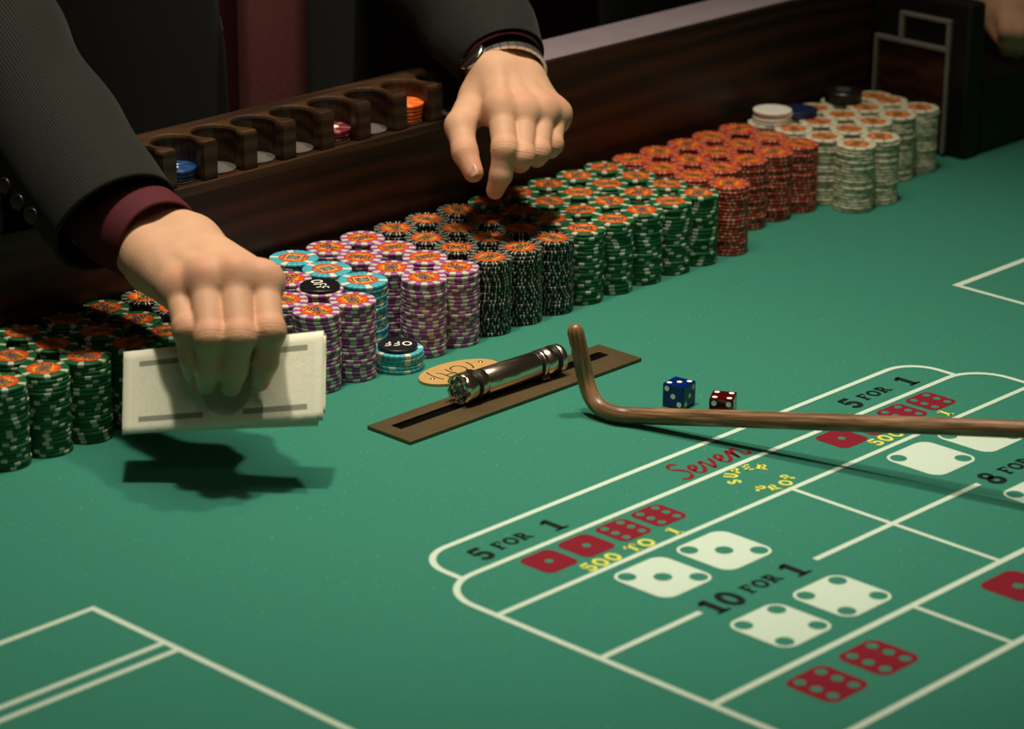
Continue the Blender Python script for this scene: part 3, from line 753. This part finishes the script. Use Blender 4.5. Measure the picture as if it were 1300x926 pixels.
def smooth_verts(V, Q, it=2, lam=.5):
    n = len(V); a = np.concatenate([Q[:, [0, 1]], Q[:, [1, 2]], Q[:, [2, 3]], Q[:, [3, 0]]]); a = np.concatenate([a, a[:, ::-1]])
    deg = np.bincount(a[:, 0], minlength=n)[:, None]
    for _ in range(it):
        m = np.stack([np.bincount(a[:, 0], V[a[:, 1], k], n) for k in range(3)], 1)/np.maximum(deg, 1); V = V+lam*(m-V)
    return V

def skin_material():
    t = NT('skin'); at_ = t.n('ShaderNodeAttribute', attribute_name='flush'); co = t.co()
    n1 = t.noise(co, 55, 3); n2 = t.noise(co, 700, 2)
    c = t.mix(n1, (.55, .30, .175), (.67, .40, .245))
    c = t.mix(t.math('MULTIPLY', at_.outputs['Fac'], .75), c, (.56, .185, .105))
    wr = t.noise(t.mapping(co, (1, 1, 2.2)), 260, 3, .6)
    t.bump(t.math('ADD', t.math('MULTIPLY', wr, .8), t.math('MULTIPLY', n2, .3)), .28, .0008)
    t.b.inputs['Subsurface Radius'].default_value = (.006, .0022, .0012)
    return t.set(c, .60, 0, .28, **{'Subsurface Weight': .14, 'Subsurface Scale': 1.0})
m_skin = skin_material(); m_nail = plain('finger_nail', (.52, .29, .20), .28, 0, .5, 120, .08)

def hand(H, h=.00115):
    """closed surface of a hand and forearm. H: wrist, arm (a point up the forearm), fingers [[mcp, pip, dip, tip, scale] x4 from the index], thumb [cmc, mcp, ip, tip], dorsal (unit vector out of the back)"""
    sc = H.get('scale', 1.0); pts = [H['wrist'], H['arm']] + [p for f in H['fingers'] for p in f[:4]] + H['thumb']
    P = np.array([tuple(p) for p in pts]); fld = Field(P.min(0)-.032*sc, P.max(0)+.032*sc, h); D = np.array(H['dorsal'], float)
    wr, ar = np.array(H['wrist']), np.array(H['arm']); mc = [np.array(f[0]) for f in H['fingers']]
    ac = mc[3]-mc[0]; ac /= np.linalg.norm(ac); arm_d = ar-wr; arm_d /= np.linalg.norm(arm_d)
    acw = ac-arm_d*(ac@arm_d); acw /= np.linalg.norm(acw)
    F = None
    for o in (-.0125, .0125): F = smin(F, fld.cap(ar+acw*o*sc*1.1, wr+acw*o*sc, .0245*sc, .0200*sc), .012)
    th = [np.array(p) for p in H['thumb']]
    # metacarpals, palm pad, knuckles
    for i, m in enumerate(mc):
        base = wr + acw*(-.018+.012*i)*sc - arm_d*.008*sc
        F = smin(F, fld.cap(base, m-D*.002*sc, .0145*sc, .0122*sc), .014*sc)
        F = smin(F, fld.cap(base-D*.010*sc, m-D*.011*sc, .0130*sc, .0095*sc), .012*sc)
    for i in range(3): F = smin(F, fld.cap(mc[i]-D*.009*sc, mc[i+1]-D*.009*sc, .0080*sc), .008*sc)
    for i, m in enumerate(mc):
        F = smin(F, fld.cap(m+D*.0022*sc, m+D*.0022*sc+(m-wr)/np.linalg.norm(m-wr)*.003, (.0110, .0110, .0102, .0094)[i]*sc), .010*sc)
        d = (m-wr); F = smin(F, fld.cap(wr+acw*(-.010+.007*i)*sc+D*.0125*sc-arm_d*.01, m+D*.0095*sc, .0022*sc, .0028*sc), .009*sc)      # tendon
    # thumb
    F = smin(F, fld.cap(wr+acw*-.015*sc-arm_d*.006, th[0], .017*sc, .0150*sc), .012*sc)
    F = smin(F, fld.cap(th[0], th[1], .0155*sc, .0130*sc), .010*sc)
    F = smin(F, fld.cap((th[0]+th[1])/2, mc[0]-D*.010*sc, .0085*sc, .0075*sc), .010*sc)
    T = smin(fld.cap(th[1], th[2], .0125*sc, .0112*sc), fld.cap(th[2], th[3], .0112*sc, .0088*sc), .004*sc)
    F = smin(F, T, .006*sc)
    for fi, (a, b, c, d, k) in enumerate(H['fingers']):
        a, b, c, d = (np.array(q) for q in (a, b, c, d)); k *= sc
        G = smin(fld.cap(a, b, .0108*k, .0098*k), fld.cap(b, c, .0100*k, .0086*k), .0035*k)
        G = smin(G, fld.cap(c, d, .0088*k, .0070*k), .003*k)
        G = smin(G, fld.cap(b, b+(b-a)/np.linalg.norm(b-a)*.001, .0104*k), .003)
        F = smin(F, fld.cap(a, a+(b-a)*.20, .0113*k, .0106*k), .0070*sc)      # fleshy root of the finger
        F = smin(F, G, .0022)
    V, Q = nets(F, fld); V = smooth_verts(V, Q, 2)
    # skin folds over the finger joints
    me_n = np.zeros_like(V); q_ = V[Q]; nn_ = np.cross(q_[:, 2]-q_[:, 0], q_[:, 3]-q_[:, 1])
    for k in range(4): np.add.at(me_n, Q[:, k], nn_)
    me_n /= (np.linalg.norm(me_n, axis=1)[:, None]+1e-12)
    for a, b, c, rad in [(np.array(f[0]), np.array(f[1]), np.array(f[2]), .0165*f[4]*sc) for f in H['fingers']] + [(th[1], th[2], th[3], .0165*sc)]:
        ax = (c-a)/np.linalg.norm(c-a); rel = V-b; s_ = rel@ax; near = np.linalg.norm(rel, axis=1) < rad
        out = (b-(a+c)/2); out = out/np.linalg.norm(out) if np.linalg.norm(out) > 1e-5 else D
        w_ = np.clip((me_n@out)*2.0, 0, 1)*near
        for s0, dp in ((-.0036, .00022), (-.0009, .00045), (.0015, .00030)): V = V-me_n*(w_*dp*np.exp(-((s_-s0)/.0008)**2))[:, None]
    fl_ = np.zeros(len(V))
    for m in mc: fl_ = np.maximum(fl_, np.exp(-(np.linalg.norm(V-(m+D*.012*sc), axis=1)/(.010*sc))**2)*.55)
    for f in H['fingers']:
        fl_ = np.maximum(fl_, np.exp(-(np.linalg.norm(V-np.array(f[3]), axis=1)/(.013*sc))**2)*.8); fl_ = np.maximum(fl_, np.exp(-(np.linalg.norm(V-np.array(f[1]), axis=1)/(.013*sc))**2)*.5)
    fl_ = np.maximum(fl_, np.exp(-(np.linalg.norm(V-th[3], axis=1)/(.016*sc))**2)*.9); fl_ = np.maximum(fl_, np.exp(-(np.linalg.norm(V-th[2], axis=1)/(.013*sc))**2)*.5)
    return V, Q, fl_
def nail(at_tip, axis, nrm, w, l, parent, name='nail'):
    """thin curved nail"""
    ax = Vector(axis).normalized(); nr = Vector(nrm); nr = (nr-ax*nr.dot(ax)).normalized(); sd = ax.cross(nr); v = []; f = []; nu, nv = 8, 8
    for j in range(nv+1):
        for i in range(nu+1):
            a = (i/nu-.5)*1.7; t = j/nv; ww = w*(1-.25*(abs(t-.5)*2)**3)
            v.append(Vector(at_tip)+ax*(t-.5)*l + sd*math.sin(a)*ww/2/math.sin(.85) + nr*(math.cos(a)-1)*w*.45)
    for j in range(nv):
        for i in range(nu): q = j*(nu+1)+i; f.append((q, q+1, q+nu+2, q+nu+1))
    o = link(name, mesh(name, v, f, m_nail, True), parent); mo = o.modifiers.new('t', 'SOLIDIFY'); mo.thickness = .0006; return o

def np_(v): return np.array(tuple(v))
def torso_field(cx, cy, sh, grow=0.0, lean=0.0):
    f = Field((cx-.34, cy-.30, -.10), (cx+.34, cy+.26, .80), .010); F = None
    for o in (-.075, .075):
        F = smin(F, f.cap((cx+o, cy, -.12), (cx+o*1.15, cy-lean, .42), .135+grow, .140+grow), .10)
    F = smin(F, f.cap((cx-.150, cy-lean+.005, sh-.045), (cx+.150, cy-lean+.005, sh-.045), .070+grow), .09)
    F = smin(F, f.cap((cx, cy-lean, sh), (cx, cy-lean, sh+.05), .060+grow), .06)
    return f, F
def person(name, label, cx, cy, sh, hands, sleeves, cuffs, jacket_col, with_tie=True, legs=True):
    root = empty(name, (cx, cy, -.74)); tag(root, label, 'person'); off = -Vector(root.location)
    # body: head, neck, arms and hands in one mesh
    f = Field((cx-.14, cy-.20, sh-.02), (cx+.14, cy+.16, sh+.36), .006); hz = sh+.20; hy = cy-.015
    F = smin(f.ell((cx, hy, hz+.03), (.074, .094, .100)), f.ell((cx, hy-.030, hz-.055), (.055, .062, .062)), .05)
    F = smin(F, f.cap((cx, cy+.01, sh-.02), (cx, cy+.005, hz-.04), .056), .03)
    F = smin(F, f.cap((cx, hy-.092, hz+.015), (cx, hy-.108, hz-.018), .008, .013), .015)
    for s_ in (-1, 1):
        F = smin(F, f.ell((cx+s_*.076, hy+.008, hz+.0), (.010, .018, .030)), .01); F = smax(F, -f.ell((cx+s_*.031, hy-.098, hz+.022), (.016, .014, .010)), .012)
        F = smin(F, f.ell((cx+s_*.031, hy-.080, hz+.022), (.012, .012, .012)), .004)
    F = smin(F, f.cap((cx-.018, hy-.086, hz-.062), (cx+.018, hy-.086, hz-.062), .008), .008); F = smax(F, -f.cap((cx-.022, hy-.098, hz-.062), (cx+.022, hy-.098, hz-.062), .003), .004)
    V, Q = nets(F, f); V = smooth_verts(V, Q, 2); VV = [V]; QQ = [Q]; FL = [np.zeros(len(V))+.15]; n0 = len(V)
    f2, F2 = torso_field(cx, cy, sh, -.02); V, Q = nets(F2, f2); VV.append(V); QQ.append(Q+n0); FL.append(np.zeros(len(V))); n0 += len(V)
    for H in hands:
        V, Q, fl2 = hand(H, H.get('voxel', .00115)); VV.append(V); QQ.append(Q+n0); FL.append(fl2); n0 += len(V)
        if 'elbow' in H:
            pts = catmull([tuple(H['arm']), tuple(H['elbow']), tuple(H['shoulder'])], 6)
            v, ff, _ = loft(pts, np.linspace(.036, .052, len(pts)), np.linspace(.033, .050, len(pts)), (0.2, .1, 1), 16); v = np.array(v)
            q4 = np.array([q for q in ff if len(q) == 4]); VV.append(v); QQ.append(q4+n0); FL.append(np.zeros(len(v))); n0 += len(v)
    V = np.concatenate(VV); Q = np.concatenate(QQ); me = mesh('body', V, Q, m_skin, True)
    a_ = me.attributes.new('flush', 'FLOAT', 'POINT'); a_.data.foreach_set('value', np.concatenate(FL).astype(np.float32))
    body = link('body', me, root, off)
    # hair
    f = Field((cx-.13, cy-.16, hz-.05), (cx+.13, cy+.16, hz+.16), .008); F = smax(f.ell((cx, hy+.012, hz+.036), (.082, .100, .104)), -f.cap((cx, hy-.14, hz-.02), (cx, hy-.10, hz+.02), .085), .02); F = smax(F, -(f.Z-(hz-.02))+0*F, .01)
    V, Q = nets(F, f); link('hair', mesh('hair', V, Q, plain('dark_hair', (.02, .013, .009), .6, 0, .4, 200, .4), True), root, off)
    # jacket: torso with an open front, and sleeves
    f, F = torso_field(cx, cy, sh, .012); wx_ = .028+.10*np.maximum(f.Z-.10, 0)*.9
    wedge = np.maximum(np.abs(f.X-cx)-wx_, f.Y-(cy-.085)); F = smax(F, -wedge+0*F, .01); F = np.maximum(F, (f.Z-(sh+.03))+0*F)
    V, Q = nets(F, f); V = smooth_verts(V, Q, 1); V, Q = V, Q; VV = [V]; FF = [tuple(q) for q in Q]; UV = [(v[0]/.0032*.0032*2.2, v[2]) for v in V]; n0 = len(V); UV = [(v[0]*2.6, v[2]) for v in V]
    for sl in sleeves:
        pts = catmull([tuple(p) for p, _ in sl], 10); rr = catmull([(r, 0, 0) for _, r in sl], 10); rr = [q[0] for q in rr]
        sd = rng.uniform(0, 6)
        def wr(s, th, sd=sd): return .0022*math.sin(60*s+3*math.sin(th+sd)+sd)*min(1, s*12)+.0018*math.sin(2*th+35*s+sd)*min(1, s*12)
        v, ff, uv = loft(pts, rr, [q*.94 for q in rr], (.25, .1, 1), 48, True, .055, wr)
        VV.append(np.array(v)); FF += [tuple(n0+i for i in q) for q in ff]; UV += [(a*.34*2.6/2.6, b) for a, b in uv]; n0 += len(v)
    jm = mesh('jacket', np.concatenate(VV), FF, jacket_col, True); set_uv(jm, UV); jacket = link('jacket', jm, root, off)
    # shirt: front and cuffs
    f, F = torso_field(cx, cy, sh, -.002); V, Q = nets(F, f); VV = [V]; FF = [tuple(q) for q in Q]; n0 = len(V)
    for cf in cuffs:
        pts = catmull([tuple(p) for p, _ in cf], 6); rr = [q[0] for q in catmull([(r, 0, 0) for _, r in cf], 6)]
        v, ff, _ = loft(pts, rr, [q*.92 for q in rr], (.25, .1, 1), 40, True, .05); VV.append(np.array(v)); FF += [tuple(n0+i for i in q) for q in ff]; n0 += len(v)
    link('shirt', mesh('shirt', np.concatenate(VV), FF, m_shirt, True), root, off)
    if with_tie:
        v = []; n = 40
        for i in range(n+1):
            z = sh+.035-(sh-.045)*i/n; w = .016+.026*min(1, (i/n)*1.4); yy = cy-.1395-.012 - (.016 if i else .01); 
            for (a, b) in ((-1, 0), (-.5, -.0025), (0, -.0035), (.5, -.0025), (1, 0), (0, .004)): v.append((cx+a*w, yy+b-.003*math.sin(z*9), z))
        ff = [(6*i+k, 6*i+(k+1) % 6, 6*i+6+(k+1) % 6, 6*i+6+k) for i in range(n) for k in range(6)] + [tuple(range(6))] + [tuple(6*n+k for k in range(5, -1, -1))]
        link('tie', mesh('tie', v, ff, m_tie, True), root, off)
    if legs:
        f = Field((cx-.24, cy-.16, -.74), (cx+.24, cy+.20, .02), .012); F = None
        for s_ in (-1, 1):
            F = smin(F, f.cap((cx+s_*.085, cy, -.06), (cx+s_*.105, cy+.01, -.36), .105, .078), .03); F = smin(F, f.cap((cx+s_*.105, cy+.01, -.36), (cx+s_*.115, cy+.03, -.66), .075, .060), .02)
        V, Q = nets(F, f); link('trousers', mesh('trousers', V, Q, jacket_col, True), root, off)
        for s_ in (-1, 1):
            f = Field((cx+s_*.115-.07, cy-.22, -.745), (cx+s_*.115+.07, cy+.13, -.60), .008); F = smin(f.cap((cx+s_*.115, cy+.05, -.695), (cx+s_*.125, cy-.14, -.708), .042, .034), f.cap((cx+s_*.115, cy+.04, -.69), (cx+s_*.115, cy+.03, -.62), .045), .02)
            F = smax(F, -(f.Z+.739)+0*F, .002); V, Q = nets(F, f); link('shoe', mesh('shoe', V, Q, m_blackwood, True), root, off)
    return root, body, jacket, off
def suit_material(name, base, stripe):
    t = NT(name); uv = t.n('ShaderNodeUVMap').outputs[0]; sp = t.n('ShaderNodeSeparateXYZ'); t.l(uv, sp.inputs[0])
    s = t.math('FRACT', t.math('MULTIPLY', sp.outputs[0], 420)); f = t.math('LESS_THAN', s, .30)
    n = t.noise(t.co(), 900, 2); c = t.mix(t.math('MULTIPLY', f, t.math('MULTIPLY_ADD', n, .6, .6)), base, stripe)
    t.bump(n, .3, .0006); return t.set(c, .85, 0, .15, **{'Sheen Weight': .06})
m_suit = suit_material('charcoal_pinstripe_wool', (.009, .009, .008), (.030, .029, .023)); m_suit2 = suit_material('black_suit_wool', (.004, .004, .004), (.007, .007, .006))
m_shirt = plain('maroon_shirt_cotton', (.078, .014, .018), .8, 0, .2, 500, .25); m_tie = plain('maroon_silk_tie', (.15, .045, .042), .55, 0, .35, 260, .3)

# ------------------------------------------------------------------ dealer
back = (-_fw*.75+Vector((0, 0, .66))).normalized()
LH = dict(wrist=at(645, 97, 2.592), arm=at(620, 45, 2.660), dorsal=np_((-_fw*.45+Vector((0, 0, .89))).normalized()),
    fingers=[[at(635, 137, 2.541), at(641, 189, 2.517), at(636, 222, 2.520), at(628.5, 242, 2.528), 1.12],
             [at(666, 141, 2.549), at(663, 197, 2.522), at(660, 206, 2.547), at(661, 192, 2.562), 1.02],
             [at(690, 140, 2.561), at(684, 192, 2.537), at(681, 200, 2.560), at(681, 186, 2.573), .97],
             [at(706, 143, 2.576), at(702, 183, 2.554), at(699, 190, 2.574), at(698, 178, 2.584), .86]],
    thumb=[at(607, 124, 2.580), at(584, 160, 2.550), at(590, 193, 2.532), at(601, 219, 2.523)], elbow=at(535, -75, 2.76), shoulder=(1.90, 2.09, .60))
RH = dict(wrist=at(214, 318, 2.232), arm=at(150, 272, 2.287), dorsal=np_((-_fw*.80+Vector((0, 0, .60))).normalized()), scale=1.12,
    fingers=[[at(333, 357, 2.176), at(342, 420, 2.148), at(336, 460, 2.155), at(329, 484, 2.166), 1.03],
             [at(298, 350, 2.168), at(304, 427, 2.138), at(297, 468, 2.148), at(293, 490, 2.162), 1.05],
             [at(260, 354, 2.168), at(267, 428, 2.138), at(265, 466, 2.148), at(262, 487, 2.162), 1.03],
             [at(226, 366, 2.178), at(238, 418, 2.150), at(244, 456, 2.155), at(246, 476, 2.165), .95]],
    thumb=[at(255, 340, 2.232), at(312, 392, 2.232), at(322, 432, 2.222), at(312, 466, 2.206)], elbow=at(-62, -35, 2.43), shoulder=(1.50, 2.09, .60))
sl_r = [(at(147, 283, 2.262), .0545), (at(125, 252, 2.275), .0545), (at(70, 172, 2.31), .0560), (at(8, 75, 2.355), .0590), (at(-62, -35, 2.43), .064), ((1.44, 2.02, .46), .072), ((1.525, 2.09, .60), .078)]
sl_l = [(at(637.5, 78, 2.606), .0402), (at(633, 70, 2.612), .0425), (at(612, 38, 2.640), .050), (at(580, -8, 2.685), .060), (at(535, -75, 2.76), .064), ((1.92, 2.05, .46), .072), ((1.875, 2.09, .60), .078)]
cf_r = [(at(204, 309, 2.239), .0375), (at(192, 301, 2.249), .0400), (at(150, 271, 2.286), .0440), (at(112, 218, 2.308), .046)]
cf_l = [(at(639.5, 82, 2.602), .0374), (at(635, 74, 2.609), .0378), (at(622, 50, 2.63), .039), (at(606, 28, 2.655), .041)]
deal, body, jacket, off = person('person', 'dealer in charcoal pinstripe suit and maroon tie reaching over the chips', 1.715, 2.105, .62, [LH, RH], [sl_r, sl_l], [cf_r, cf_l], m_suit)
# thumb and finger nails
nail(at(598.5, 217, 2.5145), at(601, 219, 2.523)-at(590, 193, 2.532), (-_fw*.85 - _r*.5), .0105, .0120, body)
body.children[-1].location = (0, 0, 0)
for fg, w_ in zip(RH['fingers'], (.0115, .0118, .0115, .0098)):
    ax_ = (fg[3]-fg[2]).normalized(); nr_ = (-_fw-ax_*(-_fw).dot(ax_)).normalized()
    nail(fg[3]-ax_*.0045+nr_*.0078*fg[4]*1.12, ax_, nr_, w_*.85, .0100, body)
# watch on the left wrist
wt = empty('wristwatch'); wt.parent = deal; wt.location = off
wd = (at(645, 97, 2.592)-at(620, 45, 2.660)).normalized(); wc = at(641.5, 88.5, 2.598); wa = wd.cross(Vector((0, 0, 1))).normalized(); wn = wa.cross(wd).normalized()
bm = bmesh.new()
for i in range(30):
    th = 2*PI*i/30; r = bmesh.ops.create_cube(bm, size=1); dirv = wa*math.cos(th)*.0350 + wn*math.sin(th)*.0262; tg = (-wa*math.sin(th)*.0350 + wn*math.cos(th)*.0262); ln = tg.length; tg.normalize(); nn = tg.cross(wd)
    for v in r['verts']: v.co = wc + dirv + tg*v.co.x*ln*.19 + wd*v.co.y*.016 + nn*v.co.z*.0026
link('watch_band', bm_mesh('watch_band', bm, plain('steel_watch_links', (.85, .82, .76), .32, 1)), wt)
th = math.radians(32); cpos = wc + wa*math.cos(th)*.0365 + wn*math.sin(th)*.0275; nz = (wa*math.cos(th)*.024 + wn*math.sin(th)*.0345).normalized()
o = link('watch_case', lathe('watch_case', [(0, -.003), (.013, -.003), (.0145, -.001), (.0145, .002), (.0125, .0035), (0, .0035)], plain('steel_watch_case', (.6, .57, .5), .2, 1), 32), wt); o.matrix_local = Matrix.Translation(cpos) @ nz.to_track_quat('Z', 'Y').to_matrix().to_4x4()
# cuff buttons on the right sleeve
for (bx, by) in ((4, 236), (21, 257), (38, 274)):
    best = None; p0 = Vector((0, 0, CAMH)); dv = _fw + (bx+2-650)/FPX*_r - (by-418)/FPX*_u
    dep = 2.30 - (by-236)/38*.022
    pos = p0+dv*(dep-.047)
    o = link('button', lathe('button', [(0, 0), (.0058, 0), (.0066, .001), (.0062, .0026), (.0050, .0022), (0, .0020)], plain('dark_horn_button', (.012, .010, .008), .25, 0, .6), 24), jacket)
    nrm = (-_fw*.8-_r*.45).normalized(); o.matrix_local = Matrix.Translation(pos) @ nrm.to_track_quat('Z', 'Y').to_matrix().to_4x4()
    o['label'] = 'dark glossy sleeve button'

# ------------------------------------------------------------------ banknotes in the dealer's hand
def note_material():
    t = NT('banknote_print'); uv = t.n('ShaderNodeUVMap').outputs[0]; sp = t.n('ShaderNodeSeparateXYZ'); t.l(uv, sp.inputs[0]); u, v = sp.outputs[0], sp.outputs[1]
    au = t.math('ABSOLUTE', t.math('SUBTRACT', u, .5)); av = t.math('ABSOLUTE', t.math('SUBTRACT', v, .5))
    paper = t.mix(t.noise(t.mapping(uv, (6, 3, 1)), 3, 4), (.74, .74, .56), (.82, .82, .66)); c = paper
    inside = t.math('MULTIPLY', t.math('LESS_THAN', au, .455), t.math('LESS_THAN', av, .40))
    eng = t.noise(t.mapping(uv, (60, 30, 1)), 2, 3, .7)
    c = t.mix(t.math('MULTIPLY', inside, t.math('MULTIPLY', t.math('GREATER_THAN', eng, .55), .28)), c, (.22, .26, .17))
    bar = t.math('MULTIPLY', t.math('MULTIPLY', t.math('GREATER_THAN', av, .30), t.math('LESS_THAN', av, .365)), t.math('MULTIPLY', t.math('GREATER_THAN', au, .10), t.math('LESS_THAN', au, .42)))
    c = t.mix(t.math('MULTIPLY', bar, .75), c, (.10, .12, .09))
    ex = t.math('DIVIDE', t.math('SUBTRACT', u, .52), .13); ey = t.math('DIVIDE', t.math('SUBTRACT', v, .5), .36)
    ov_ = t.math('LESS_THAN', t.math('ADD', t.math('MULTIPLY', ex, ex), t.math('MULTIPLY', ey, ey)), 1.0)
    c = t.mix(t.math('MULTIPLY', ov_, t.math('MULTIPLY_ADD', eng, .5, .2)), c, (.16, .20, .14))
    n = t.noise(t.mapping(uv, (9, 4, 1)), 2, 3); t.bump(n, .25, .0015)
    return t.set(c, .8, 0, .2)
m_note = note_material()
def banknote(TL, TR, BL, BR, depth, dz, label, ph):
    nu, nv = 26, 10; v = []; uv = []
    for j in range(nv+1):
        for i in range(nu+1):
            a, b = i/nu, j/nv
            x = (BL[0]*(1-a)+BR[0]*a)*(1-b)+(TL[0]*(1-a)+TR[0]*a)*b; y = (BL[1]*(1-a)+BR[1]*a)*(1-b)+(TL[1]*(1-a)+TR[1]*a)*b
            d = depth+dz-.002 + .024*(b-.42) + .010*(a-.5)*-1 + .0035*math.sin(a*PI*1.4+ph)*(1-.6*math.exp(-((a-.52)/.25)**2)) + .006*(1-b)*(1-b)*max(0, a-.75)*2
            v.append(at(x, y, d)); uv.append((a, b))
    f = [(j*(nu+1)+i, j*(nu+1)+i+1, (j+1)*(nu+1)+i+1, (j+1)*(nu+1)+i) for j in range(nv) for i in range(nu)]
    me = mesh('banknote', v, f, m_note, True); set_uv(me, uv); o = link('banknote', me); mo = o.modifiers.new('t', 'SOLIDIFY'); mo.thickness = .00025
    return tag(o, label, 'banknote', 'banknotes held in the dealer hand')
banknote((157, 447), (411, 420), (155, 552), (410, 534), 2.1815, 0, 'front pale green banknote gripped by the dealer above the felt', .2)
banknote((160, 450), (414, 426), (158, 550), (404, 541), 2.1815, .0016, 'second banknote peeking out behind the front one', .5)
banknote((163, 453), (414, 432), (163, 548), (413, 524), 2.1815, .0030, 'rearmost banknote of the three held by the dealer', .4)

# ------------------------------------------------------------------ second person at the far end
o2 = Vector((.75, -.02, 0))
H2 = dict(wrist=at(1262, -12, 3.125), arm=at(1215, -60, 3.195), dorsal=np_((-_fw*.6+Vector((0, 0, .8))).normalized()), voxel=.003,
    fingers=[[at(1276, 12, 3.095), at(1280, 38, 3.075), at(1279, 54, 3.085), at(1277, 64, 3.095), 1.1], [at(1288, 13, 3.095), at(1293, 40, 3.075), at(1293, 55, 3.085), at(1291, 66, 3.095), 1.1],
             [at(1300, 14, 3.100), at(1305, 38, 3.080), at(1305, 52, 3.090), at(1303, 62, 3.100), 1.0], [at(1310, 16, 3.110), at(1315, 36, 3.090), at(1315, 48, 3.100), at(1313, 56, 3.110), .9]],
    thumb=[at(1262, 4, 3.115), at(1262, 20, 3.105), at(1266, 36, 3.100), at(1270, 48, 3.095)], elbow=at(1150, -180, 3.335), shoulder=(2.54, 2.17, .60))
sl2 = [(at(1250, -24, 3.145), .042), (at(1235, -40, 3.165), .046), (at(1205, -80, 3.225), .054), (at(1150, -180, 3.335), .062), ((2.46, 2.16, .48), .07), ((2.56, 2.17, .59), .078)]
sl3 = [((2.98, 1.98, .10), .046), ((2.99, 2.02, .16), .052), ((3.0, 2.10, .30), .062), ((2.96, 2.16, .48), .07), ((2.92, 2.17, .59), .078)]
person('person', 'worker in black at far right, one hand hanging over the dark block', 2.74, 2.19, .61, [H2], [sl2, sl3], [], m_suit2, False)
